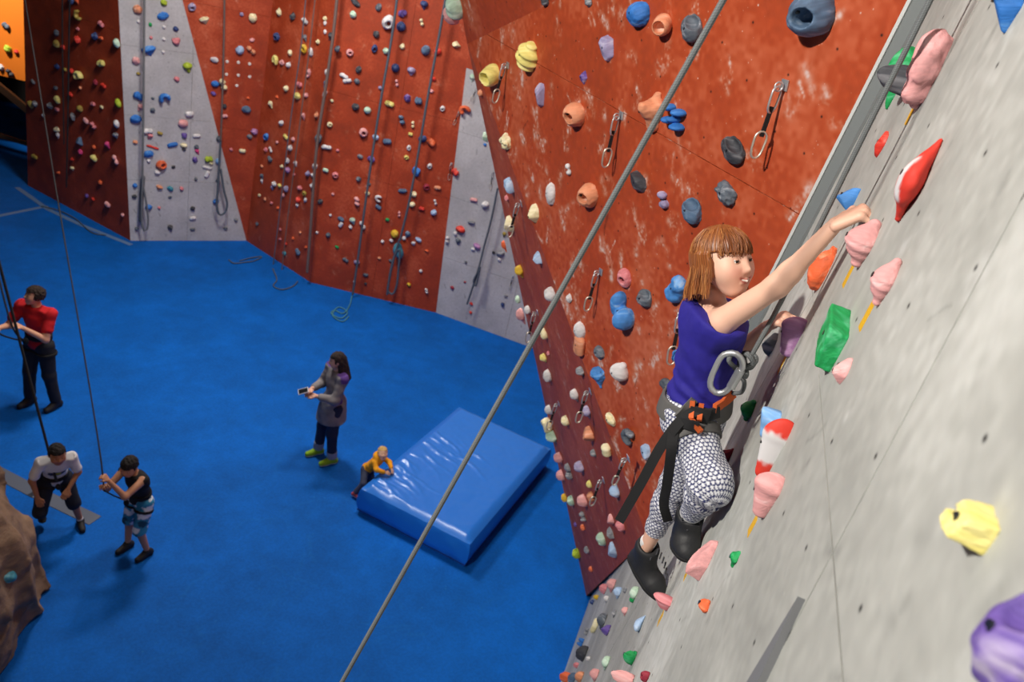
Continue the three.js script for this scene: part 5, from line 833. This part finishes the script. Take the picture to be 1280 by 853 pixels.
  for (const [h, k] of [[J.rhip, J.rkne], [J.lhip, J.lkne]]) { const c = lerp3(h, k, 0.26), n = nrm3(add3(nrm3(sub3(h, k)), sp, 0.25)); mesh('leg_loop', netMesh(shellOf(U_([cap(h, k, 0.07, 0.05)], 0), 0.003, 0.0125, slabCut(c, n, 0.022)), ...boxOf([h, k], 0.1), 0.005), webG, harness); }
  // where things sit on the surface of the hips, seen from the camera
  const surf = (px, py, off) => { const d = RAY(px, py).normalize(); let t = 1.5; for (let i = 0; i < 90; i++) { const p = EYE_P.clone().addScaledVector(d, t), q = Math.min(hipF(p.x, p.y, p.z), U_(legs, 0.03)(p.x, p.y, p.z)) - off; if (q < 0.001) break; t += Math.max(q * 0.7, 0.001); if (t > 2.6) { t = 2.1; break; } } return EYE_P.clone().addScaledVector(d, t); };
  const plate = (px0, py0, px1, py1, w, th, off, m, nm, side) => { const a = surf(px0, py0, off), c = surf(px1, py1, off), mid = surf((px0 + px1) / 2, (py0 + py1) / 2, off); return mesh(nm, ribbon([a, mid, c], w, th, side || V(...sp)), m, harness); };
  plate(862, 517, 886, 522, 0.05, 0.012, 0.026, webB, 'buckle'); plate(866, 501, 864, 524, 0.016, 0.014, 0.03, webO, 'buckle_strap', alongT); plate(877, 505, 874, 526, 0.01, 0.014, 0.031, webO, 'buckle_strap', alongT);
  plate(882, 520, 899, 515, 0.035, 0.01, 0.028, webB, 'tie_in_loop'); plate(850, 527, 873, 535, 0.03, 0.012, 0.026, webB, 'riser_strap'); plate(863, 524, 876, 540, 0.012, 0.014, 0.028, webO, 'riser_strap'); plate(846, 522, 868, 500, 0.022, 0.008, 0.028, webG, 'riser_strap');
  mesh('belay_loop', ribbon([surf(893, 511, 0.03), V(...G(905, 503, 2.06)), V(...G(917, 492, 2.08))], 0.026, 0.012, V(...sp)), webO, harness);
  // long webbing tails
  mesh('webbing_tail', ribbon([surf(872, 512, 0.034), surf(852, 525, 0.035), V(...G(828, 556, 1.96)), V(...G(802, 603, 1.97)), V(...G(774, 652, 2.0))], 0.03, 0.003, 'open'), webB, harness);
  mesh('webbing_tail', ribbon([surf(842, 535, 0.03), V(...G(839, 565, 1.95)), V(...G(834, 605, 1.98)), V(...G(830, 632, 2.03)), V(...G(835, 652, 2.06))], 0.03, 0.003, 'open'), webB, harness);
  // carabiner, knot and the rope up to the anchor
  const kn = V(...G(932, 455, 2.03));
  const cm = P_({ color: '#c8cacc', metalness: 0.7, roughness: 0.4 });
  { const c = V(...G(907, 467, 1.985)), up = V(...G(922, 440, 1.985)).sub(V(...G(893, 492, 1.985))).normalize(), sd = up.clone().cross(EYE_P.clone().sub(c)).normalize(), f = sd.clone().cross(up).normalize();
    const g = group('locking_carabiner'); g.position.copy(c); tag(g, 'silver locking carabiner joining the harness and rope knot', 'carabiner'); const b4 = new THREE.Matrix4().makeBasis(sd, up, f);
    mesh('frame', carabiner(0.13, 0.062, 0.009).applyMatrix4(b4), cm, g); mesh('gate_sleeve', new THREE.CylinderGeometry(0.0125, 0.0125, 0.06, 12).translate(0.03, 0, 0).applyMatrix4(b4), cm, g); }
  { const k2 = kn.clone(), loops = [], n = 90, ax = V(...G(950, 425, 2.07)).sub(V(...G(915, 480, 2.07))).normalize(), s1 = ax.clone().cross(EYE_P.clone().sub(k2)).normalize(), s2 = s1.clone().cross(ax).normalize();
    const P = []; for (let i = 0; i <= n; i++) { const t = i / n * Math.PI * 2; P.push(k2.clone().addScaledVector(ax, 0.03 * Math.sin(t * 2)).addScaledVector(s1, 0.018 * Math.sin(t * 3 + 0.4)).addScaledVector(s2, 0.013 * Math.cos(t * 3))); }
    const g = group('climbing_rope'); tag(g, 'grey rope tied to the girl running up the slab corner', 'rope'); const r = 0.0066;
    mesh('knot', tube(P, r * 1.2, 2, 8), RM.girl, g);
    mesh('rope_loop', tube([G(921, 466, 2.03), G(930, 477, 2.03), G(927, 490, 2.04), G(917, 492, 2.06)].map((p) => V(...p)), r, 8, 8), RM.girl, g);
    mesh('rope_eye', tube([G(925, 461, 2.03), G(917, 458, 2.0), G(911, 450, 1.985), G(915, 443, 1.995), G(926, 448, 2.03)].map((p) => V(...p)), r, 8, 8), RM.girl, g);
    const a = V(...G(938, 447, 2.035)), m1 = V(...G(1000, 331, 2.06)), top = V(...G(1163, 0, 2.0)), dir = top.clone().sub(m1), hi = endAt(m1, dir);
    mesh('strand', tube([a, V(...G(960, 408, 2.04)), m1, lerpV(m1, top, 0.5), top, hi], r, 10, 10), RM.girl, g);
    const b0 = atRange(910, 0, 1.62), b1 = atRange(430, 853, 2.5), dd = b1.clone().sub(b0), lo = b0.clone().addScaledVector(dd, (0.02 - b0.y) / dd.y);
    const up2 = endAt(b0, dd.clone().negate());
    tag(mesh('climbing_rope', tube([up2, lo], r, 12, 10, true), RM.girl), 'taut grey belay rope slanting down across the hall', 'rope');
  }
}
function lerpV(a, c, t) { return a.clone().lerp(c, t); }
function endAt(p, d) { const q = lineMeet(upperPlane, p, d), ok = q.clone().sub(p).dot(d) > 0 && q.y < CEIL && q.y > p.y; return ok ? q.addScaledVector(upperPlane.n, 0.02) : p.clone().addScaledVector(d, (CEIL - 0.03 - p.y) / d.y); }
// ------------------------------------------------------------------ the people on the floor
function buildPerson(o) {
  const S = o.height / 1.7, g = group('person'); g.position.copy(o.at); tag(g, o.label, 'person');
  const toCam = EYE_P.clone().sub(o.at).setY(0).normalize(), right = V(0, 1, 0).cross(toCam).normalize();
  const dirOf = ([r, u, c]) => right.clone().multiplyScalar(r).addScaledVector(UP, u).addScaledVector(toCam, c).normalize();
  const F = dirOf(o.face), Lf = V(0, 1, 0).cross(F).normalize();
  const W = ([x, y, z]) => A3(Lf.clone().multiplyScalar(x * S).addScaledVector(UP, y * S).addScaledVector(F, z * S));
  const J0 = { pelvis: [0, 0.93, 0], waist: [0, 1.08, 0], chest: [0, 1.26, 0], neck: [0, 1.42, 0], head: [0, 1.575, 0.03], lsh: [0.17, 1.385, 0], rsh: [-0.17, 1.385, 0], lel: [0.22, 1.1, 0], rel: [-0.22, 1.1, 0], lwr: [0.22, 0.86, 0.05], rwr: [-0.22, 0.86, 0.05], lhip: [0.09, 0.91, 0], rhip: [-0.09, 0.91, 0], lkn: [0.1, 0.5, 0.01], rkn: [-0.1, 0.5, 0.01], lan: [0.11, 0.09, -0.03], ran: [-0.11, 0.09, -0.03], ...o.joints };
  const J = {}; for (const k in J0) J[k] = W(J0[k]);
  const up = nrm3(sub3(J.neck, J.pelvis)), lr = nrm3(sub3(J.lsh, J.rsh)), fr = nrm3(cross3(lr, up)), R3 = [lr, up, fr], k = o.stout ?? 1;
  const E = (c, r) => ell(c, r.map((q) => q * S * k), R3), C = (a, c, ra, rb) => cap(a, c, ra * S, rb * S);
  const torso = [E(J.chest, [0.155, 0.16, 0.105]), E(J.waist, [0.13, 0.14, 0.095]), E(J.pelvis, [0.145, 0.12, 0.11]), C(J.lsh, J.rsh, 0.055, 0.055)];
  const upArm = [C(J.lsh, J.lel, 0.052, 0.04), C(J.rsh, J.rel, 0.052, 0.04)], loArm = [C(J.lel, J.lwr, 0.04, 0.027), C(J.rel, J.rwr, 0.04, 0.027)];
  const thigh = [C(J.lhip, J.lkn, 0.085, 0.058), C(J.rhip, J.rkn, 0.085, 0.058)], shin = [C(J.lkn, J.lan, 0.056, 0.036), C(J.rkn, J.ran, 0.056, 0.036)];
  const neck = C(J.neck, lerp3(J.neck, J.head, 0.6), 0.055, 0.05);
  const skinM = vcol({ roughness: 0.6 }), sk = new THREE.Color(o.skin), tc = new THREE.Color(), flat = () => tc.copy(sk);
  const cell = 0.013 * S ** 0.5, parts = [];
  parts.push(netMesh(U_([...torso.map((f) => grow(f, -0.012 * S)), neck, ...upArm, ...loArm, ...thigh, ...shin], 0.025), ...boxOf([J.chest, J.neck, J.lsh, J.rsh, J.lel, J.rel, J.lwr, J.rwr, J.lkn, J.rkn, J.lan, J.ran, lerp3(J.neck, J.head, 0.6)], 0.17 * S), cell, flat));
  for (const [w, e, q, s] of [[J.lwr, J.lel, o.lhand, 1], [J.rwr, J.rel, o.rhand, -1]]) {
    const d = q ? W(q).map((v) => v / S) : nrm3(sub3(w, e)), kn = add3(w, nrm3(d), 0.075 * S), curl = nrm3(add3(add3(d, lr, -s * 0.2), up, o.grip ? -1.4 : -0.5)), tip = add3(kn, curl, 0.06 * S), side = cross3(nrm3(d), curl);
    const h = handField(w, kn, tip, side.map((v) => v), 1.35 * S); parts.push(netMesh(h.f, ...h.box, 0.0065, flat));
  }
  const HH = 0.225 * (o.headK ?? 1) * S ** 0.6, fwd = A3(dirOf(o.look || o.face)), m4 = headMatrix(J.head, fwd, add3([0, 1, 0], fwd, o.nod ?? 0), HH), hf = headField({ smile: o.smile ?? 0 });
  parts.push(netMesh(hf, [-0.5, -0.58, -0.58], [0.5, 0.58, 0.58], 0.035, skinColor(o.skin, { brow: o.hair, smile: o.smile ?? 0, lip: o.lip || '#a8584e' })).applyMatrix4(m4));
  mesh('body', mergeGeometries(parts), skinM, g); addEyes(g, m4, o.skin);
  { // hair
    const cap0 = ell([0, 0.11, -0.07], [0.395 + (o.hairUp ?? 0), 0.43 + (o.hairUp ?? 0), 0.46 + (o.hairUp ?? 0)]), low = o.hairLow ?? -0.18, lon = o.longHair;
    const tail = lon ? U_([cap([0, 0, -0.3], [0.12, -1.15, -0.42], 0.3, 0.26), cap([0.22, 0, -0.2], [0.36, -1.0, -0.08], 0.18, 0.13), cap([-0.22, 0, -0.2], [-0.36, -1.0, -0.08], 0.18, 0.13)], 0.1) : null;
    const f = (x, y, z) => { let d = cap0(x, y, z); d = smax(d, -(Math.max(-(z - 0.14), y - (o.fringe ?? 0.2))), 0.04); d = smax(d, -(y - low + 0.0), 0.05); if (tail) d = smin(d, smax(tail(x, y, z), -(Math.max(-(z - 0.12), y - 0.2)), 0.04), 0.06); return d + (o.curly ? 0.055 : 0.035) * nz(x * (o.curly ? 9 : 8), y * (o.curly ? 9 : 4), z * 9) + 0.02 * nz(x * 19, y * 13, z * 19); };
    const h1 = new THREE.Color(o.hair), h2 = new THREE.Color(o.hair2 || o.hair); mesh('hair', netMesh(f, [-0.7, lon ? -1.5 : -0.6, -0.8], [0.7, 0.75, 0.62], 0.036, (x, y, z) => tc.copy(h1).lerp(h2, clamp(0.5 + nz(x * 7, y * 3, z * 7)))).applyMatrix4(m4), vcol({ roughness: 0.85 }), g);
  }
  { // top
    const sl = o.sleeve ?? 0.5, cutArm = (sh, el, wr) => sl <= 1 ? [cap(sh, lerp3(sh, el, Math.max(sl, 0.01)), 0.052 * S, 0.05 * S)] : [cap(sh, el, 0.054 * S, 0.046 * S), cap(el, lerp3(el, wr, sl - 1), 0.046 * S, 0.038 * S)];
    const arms = sl > 0 ? [...cutArm(J.lsh, J.lel, J.lwr), ...cutArm(J.rsh, J.rel, J.rwr)] : [], extra = o.coat ? [cap(add3(J.pelvis, up, -0.02), add3(J.pelvis, up, -0.28 * S), 0.165 * S, 0.19 * S)] : o.hood ? [ell(add3(J.neck, fr, -0.05 * S), [0.14 * S, 0.09 * S, 0.13 * S], R3)] : [];
    const f0 = U_([...torso, ...arms, ...extra], 0.04 * S), hemY = o.coat ? add3(J.pelvis, up, -0.27 * S) : add3(J.pelvis, up, (o.hem ?? 0.0) * S), hem = half(hemY, up.map((v) => -v)), top = half(add3(J.neck, up, (o.hood ? 0.09 : 0.025) * S), nrm3(add3(up, fr, 0.35)));
    const f = (x, y, z) => { let d = f0(x, y, z) - 0.014 * S; if (d > 0.06) return d; d += 0.008 * S * nz(x * 11, y * 14, z * 11); d = smax(d, hem(x, y, z), 0.015); const p = [x - J.neck[0], y - J.neck[1], z - J.neck[2]]; if (len3(p) < 0.2 * S) d = smax(d, top(x, y, z), 0.01); return d; };
    mesh(o.topName, netMesh(f, ...boxOf([J.lsh, J.rsh, J.neck, J.pelvis, hemY, ...(sl > 1 ? [J.lel, J.rel, J.lwr, J.rwr] : [lerp3(J.lsh, J.lel, sl), lerp3(J.rsh, J.rel, sl)])], 0.22 * S), cell, o.topColor ? (x, y, z) => { const p = [x, y, z], q = sub3(p, J.chest); return tc.copy(o.topColor(dot3(q, lr) / S, dot3(q, up) / S, dot3(q, fr) / S)); } : null), o.topColor ? vcol({ roughness: 0.85 }) : matOf({ color: o.top, roughness: 0.85 }), g);
  }
  { // trousers
    const t = o.legEnd ?? 0.96, legF = o.legEnd > 0 && o.legEnd < 0.5 ? [...thigh.map((f) => grow(f, 0.018 * S)), ...[[J.lkn, J.lan], [J.rkn, J.ran]].map(([a, c]) => cap(a, lerp3(a, c, t), 0.075 * S, 0.078 * S))] : [...thigh.map((f) => grow(f, 0.01 * S)), ...[[J.lkn, J.lan], [J.rkn, J.ran]].map(([a, c]) => cap(a, lerp3(a, c, t), 0.066 * S, 0.058 * S))];
    const f0 = U_([torso[2], ...legF], 0.035 * S), topC = half(add3(J.pelvis, up, 0.1 * S), up), ends = [[J.lkn, J.lan], [J.rkn, J.ran]].map(([a, c]) => { const e = lerp3(a, c, t), n = nrm3(sub3(c, a)); return [e, half(e, n)]; });
    const f = (x, y, z) => { let d = f0(x, y, z) - 0.008 * S; if (d > 0.06) return d; d += 0.006 * S * nz(x * 13, y * 9, z * 13); d = smax(d, topC(x, y, z), 0.01); for (const [e, h] of ends) if (Math.hypot(x - e[0], y - e[1], z - e[2]) < 0.16 * S) d = smax(d, h(x, y, z), 0.01); return d; };
    mesh(o.legName, netMesh(f, ...boxOf([J.pelvis, J.lhip, J.rhip, J.lkn, J.rkn, ends[0][0], ends[1][0]], 0.17 * S), cell, o.legColor ? (x, y, z) => tc.copy(o.legColor(x / S, y / S, z / S)) : null), o.legColor ? vcol({ roughness: 0.85 }) : matOf({ color: o.legs, roughness: 0.85 }), g);
  }
  for (const [a, kk, q] of [[J.lan, J.lkn, o.ltoe], [J.ran, J.rkn, o.rtoe]]) { // shoes
    const d = q ? nrm3(sub3(W(q), [0, 0, 0])) : A3(F), u = nrm3(sub3(kk, a)), hl = add3(add3(a, d, -0.045 * S), [0, 1, 0], -0.045 * S), te = add3(add3(a, d, 0.15 * S), [0, 1, 0], (-0.052 + d[1] * 0.0) * S), lim = half(add3(hl, [0, 1, 0], -0.04 * S), [0, -1, 0]);
    const f = U_([cap(hl, te, 0.042 * S, 0.038 * S), cap(hl, a, 0.04 * S, 0.042 * S), cap(a, lerp3(hl, te, 0.7), 0.042 * S, 0.036 * S)], 0.03 * S), bx = boxOf([hl, te, a], 0.07 * S);
    const s = mesh('shoe', netMesh((x, y, z) => smax(f(x, y, z), lim(x, y, z), 0.01), ...bx, 0.01, null), matOf({ color: o.shoes, roughness: 0.7 }), g);
    mesh('sole', netMesh(both(grow(f, 0.005), slabCut(add3(hl, [0, 1, 0], -0.036 * S), [0, 1, 0], 0.014 * S), 0.008), ...bx, 0.01), matOf({ color: o.soles || '#141416', roughness: 0.8 }), s);
    if (o.socks) mesh('sock', netMesh(both(cap(lerp3(kk, a, 0.8), a, 0.043 * S, 0.043 * S), half(lerp3(kk, a, 0.86), u), 0.01), ...boxOf([lerp3(kk, a, 0.8), a], 0.06 * S), 0.01), matOf({ color: o.socks, roughness: 0.9 }), g);
    if (o.cuffs) mesh('jeans_cuff', netMesh(both(cap(lerp3(kk, a, 0.6), lerp3(kk, a, 0.98), 0.074 * S, 0.07 * S), slabCut(lerp3(kk, a, 0.84), u, 0.055 * S), 0.008), ...boxOf([lerp3(kk, a, 0.6), a], 0.09 * S), 0.011), matOf({ color: o.cuffs, roughness: 0.9 }), g);
  }
  if (o.belt) { // harness belt with leg loops
    const pf = U_(torso, 0.03 * S), bc = add3(J.pelvis, up, 0.1 * S), web = matOf({ color: '#131314', roughness: 0.85 });
    const ring0 = (F0, c, n, t, e) => (x, y, z) => smax(smax(F0(x, y, z) - e, -(F0(x, y, z) - e + 0.02 * S), 0.003), slabCut(c, n, t)(x, y, z), 0.006), h = group('climbing_harness'); h.position.copy(o.at); tag(h, o.belt, 'harness');
    mesh('waist_belt', netMesh(ring0(pf, bc, up, 0.03 * S, 0.034 * S), ...boxOf([bc], 0.26 * S), 0.012), web, h);
    for (const [a, c] of [[J.lhip, J.lkn], [J.rhip, J.rkn]]) { const q = lerp3(a, c, 0.25); mesh('leg_loop', netMesh(ring0(cap(a, c, 0.085 * S, 0.058 * S), q, nrm3(sub3(a, c)), 0.022 * S, 0.042 * S), ...boxOf([q], 0.17 * S), 0.012), web, h); }
    mesh('belay_device', netMesh(ell(add3(bc, fr, 0.2 * S), [0.035 * S, 0.05 * S, 0.03 * S]), ...boxOf([add3(bc, fr, 0.2 * S)], 0.08 * S), 0.01), web, h);
  }
  return { g, J, W: (p) => V(...W(p)).add(o.at), world: (n) => V(...J[n]).add(o.at), S, fr, up, lr };
}
const cA = new THREE.Color(), hex = (h) => new THREE.Color(h);
const man = buildPerson({ at: onFloor(54, 507), height: 1.76, label: 'man in a red t-shirt and dark trousers belaying with a rope', face: [-0.72, 0, 0.7], look: [-0.95, 0.22, 0.32], skin: '#d9a283', hair: '#2a1c14', curly: true, hairUp: 0.03, top: '#c8141d', topName: 'red_shirt', sleeve: 0.62, hem: -0.06, legs: '#191c24', legName: 'trousers', longTrousers: true, shoes: '#17171a', belt: 'black climbing harness worn by the man in red', grip: true,
  joints: { lsh: [0.19, 1.385, 0.0], rsh: [-0.19, 1.385, 0.02], lel: [0.23, 1.1, 0.13], lwr: [0.08, 1.28, 0.3], rel: [-0.27, 1.13, 0.16], rwr: [-0.2, 1.2, 0.38], lan: [0.15, 0.09, -0.05], ran: [-0.15, 0.09, 0.05], lkn: [0.12, 0.5, 0.0], rkn: [-0.12, 0.5, 0.05] } });
const boyW = buildPerson({ at: onFloor(74, 664), height: 1.36, headK: 1.04, label: 'boy in a white t-shirt and dark knee-length shorts', face: [0.12, 0, 1], look: [0.2, -0.12, 1], skin: '#a8714e', hair: '#120e0d', fringe: 0.2, smile: 1, top: '#dcdcdc', topName: 'white_shirt', sleeve: 0.75, hem: -0.07, legs: '#161a26', legName: 'shorts', legEnd: 0.2, shoes: '#18181a', socks: '#dcdcdc', belt: 'black climbing harness on the boy in white',
  topColor: (x, y, z) => (z > 0.02 && Math.abs(x) < 0.1 && y > -0.13 && y < -0.01 ? (Math.abs(x - 0.0) < 0.04 && y > -0.11 && y < -0.03 ? cA.set('#d8c526') : cA.set('#1f2a52')) : cA.set('#dedede')),
  joints: { pelvis: [0, 0.86, -0.08], waist: [0, 1.0, -0.04], chest: [0, 1.17, 0.05], neck: [0, 1.31, 0.12], head: [0.0, 1.45, 0.22], lsh: [0.17, 1.28, 0.1], rsh: [-0.17, 1.28, 0.1], lel: [0.24, 1.02, 0.1], lwr: [0.1, 0.86, 0.22], rel: [-0.28, 1.03, 0.12], rwr: [-0.24, 0.8, 0.2], lhip: [0.1, 0.84, -0.08], rhip: [-0.1, 0.84, -0.08], lkn: [0.18, 0.47, 0.02], rkn: [-0.22, 0.5, 0.12], lan: [0.26, 0.09, -0.02], ran: [-0.17, 0.2, -0.18] }, rtoe: [-0.05, -0.5, 0.75] });
const boyB = buildPerson({ at: onFloor(170, 690), height: 1.38, headK: 1.04, label: 'boy in a black vest and blue patterned shorts hauling a rope', face: [-0.78, 0, 0.65], look: [-0.5, -0.25, 0.8], skin: '#c08a6a', hair: '#171110', fringe: 0.12, top: '#131316', topName: 'black_vest', sleeve: 0, hem: -0.02, legs: '#3f8fb5', legName: 'patterned_shorts', legEnd: 0.02, shoes: '#17171a', belt: 'black climbing harness on the boy in the vest', grip: true,
  legColor: (x, y, z) => { const q = fbm(x * 7, y * 7, z * 7, 3); return q > 0.08 ? cA.set('#e8eef2') : q < -0.16 ? cA.set('#134a66') : cA.set('#2f8db4'); },
  joints: { pelvis: [0, 0.88, -0.06], waist: [0, 1.02, -0.05], chest: [0, 1.19, -0.02], neck: [0, 1.34, 0.02], head: [0, 1.48, 0.1], lsh: [0.16, 1.31, 0.02], rsh: [-0.16, 1.31, 0.04], lel: [0.17, 1.22, 0.3], lwr: [0.03, 1.47, 0.42], rel: [-0.2, 1.12, 0.26], rwr: [-0.05, 1.34, 0.42], lhip: [0.09, 0.86, -0.06], rhip: [-0.09, 0.86, -0.06], lkn: [0.13, 0.47, 0.05], rkn: [-0.12, 0.47, 0.0], lan: [0.16, 0.09, -0.04], ran: [-0.13, 0.09, 0.02] } });
const woman = buildPerson({ at: onFloor(407, 573), height: 1.68, label: 'woman in a long grey coat and rolled jeans holding a phone', face: [-0.85, 0, 0.5], look: [-0.95, -0.22, 0.15], skin: '#d8a890', hair: '#1b1413', hair2: '#33231e', longHair: true, fringe: 0.26, hairLow: -0.45, top: '#6f6c72', topName: 'grey_coat', coat: true, sleeve: 1.7, legs: '#1a2440', legName: 'jeans', legEnd: 0.8, longTrousers: true, cuffs: '#8d95a8', shoes: '#94c21c', soles: '#dfe6e0',
  topColor: (x, y, z) => { const n = fbm(x * 9, y * 9, z * 9, 3); if (y > 0.1 && Math.abs(x) > 0.1 && z < 0.06) return cA.set('#5a3a86'); if (y < -0.2 && y > -0.27 && x > 0.02 && z > -0.05) return cA.set('#4e2f86'); return cA.set('#8e898a').lerp(hex('#6d696c'), clamp(0.5 + n)); },
  joints: { lel: [0.21, 1.1, 0.1], lwr: [0.06, 1.12, 0.3], rel: [-0.21, 1.12, 0.08], rwr: [-0.05, 1.16, 0.32], lan: [0.13, 0.09, -0.02], ran: [-0.13, 0.09, 0.06], lkn: [0.11, 0.5, 0.02], rkn: [-0.11, 0.5, 0.05] } });
{ const g = group('mobile_phone'), p = woman.W([0, 1.19, 0.45]); g.position.copy(p); const q = new THREE.BoxGeometry(0.13, 0.012, 0.075); g.rotation.set(0.5, 0.5, 0.2); mesh('case', q, matOf({ color: '#e6e6e8', roughness: 0.4 }), g); mesh('screen', new THREE.BoxGeometry(0.115, 0.003, 0.062).translate(0, 0.0075, 0), matOf({ color: '#20242a', roughness: 0.15 }), g); tag(g, 'white mobile phone held by the woman in grey', 'phone'); }
{ const sh = woman.g.children.filter((c) => c.name === 'shoe'); for (const s of sh) { s.geometry.computeBoundingBox(); } }
// toddler leaning on the corner of the pad
const tod = buildPerson({ at: onFloor(457, 613), height: 0.9, headK: 1.06, stout: 1.15, label: 'small blond child in a yellow hooded jacket leaning on the pad', face: [0.85, 0, 0.55], look: [0.25, 0.4, 0.9], skin: '#e6b79a', hair: '#d9b778', hair2: '#b98f50', fringe: 0.24, top: '#efa012', topName: 'yellow_jacket', hood: true, sleeve: 1.8, hem: -0.05, legs: '#3a3f55', legName: 'trousers', longTrousers: true, shoes: '#c4504e', soles: '#e8e2dc',
  joints: { pelvis: [0, 0.66, -0.05], waist: [0, 0.82, 0.05], chest: [0, 0.98, 0.17], neck: [0, 1.12, 0.25], head: [0, 1.3, 0.3], lsh: [0.15, 1.06, 0.22], rsh: [-0.15, 1.06, 0.22], lel: [0.22, 0.96, 0.4], lwr: [0.1, 0.92, 0.56], rel: [-0.24, 0.96, 0.36], rwr: [-0.12, 0.92, 0.54], lhip: [0.09, 0.64, -0.05], rhip: [-0.09, 0.64, -0.05], lkn: [0.12, 0.36, 0.02], rkn: [-0.3, 0.44, 0.1], lan: [0.12, 0.09, -0.1], ran: [-0.42, 0.14, -0.02] } });
// belay ropes of the three climbers' partners
function freeRope(pts, r, m, label) { return tag(mesh('climbing_rope', tube(pts, r, 10, 6), m), label, 'rope'); }
{
  const lw = man.W([0.06, 1.3, 0.4]), hi = EYE_P.clone().addScaledVector(RAY(-60, 120), 0.0095);
  freeRope([man.W([0.0, 1.02, 0.2]), lw, lerpV(lw, hi, 0.4), hi], 0.011, RM.black, 'black rope running up from the hands of man in red');
  const rw = man.W([-0.18, 1.22, 0.46]); freeRope([man.W([-0.02, 1.02, 0.2]), lerpV(man.W([0, 1.0, 0.24]), rw, 0.6), rw, rw.clone().add(V(-0.25, -0.25, 0.1)), rw.clone().add(V(-0.4, -1.15, 0.1)).setY(0.02)], 0.011, RM.black, 'slack rope tail held by the man in red');
  const bw = boyW.W([-0.02, 1.0, 0.18]), far1 = EYE_P.clone().addScaledVector(RAY(-40, 180), 0.0072);
  freeRope([bw, lerpV(bw, far1, 0.5), far1], 0.013, RM.black, 'thick dark rope from the harness of boy in white');
  const bb = boyB.W([0.0, 1.5, 0.46]), far2 = EYE_P.clone().addScaledVector(RAY(24, -45), 0.0115);
  freeRope([boyB.W([0, 0.98, 0.16]), boyB.W([-0.01, 1.34, 0.46]), bb, lerpV(bb, far2, 0.5), far2], 0.008, RM.black, 'dark rope hauled by the boy in black vest');
}
renderer.render(scene, camera);
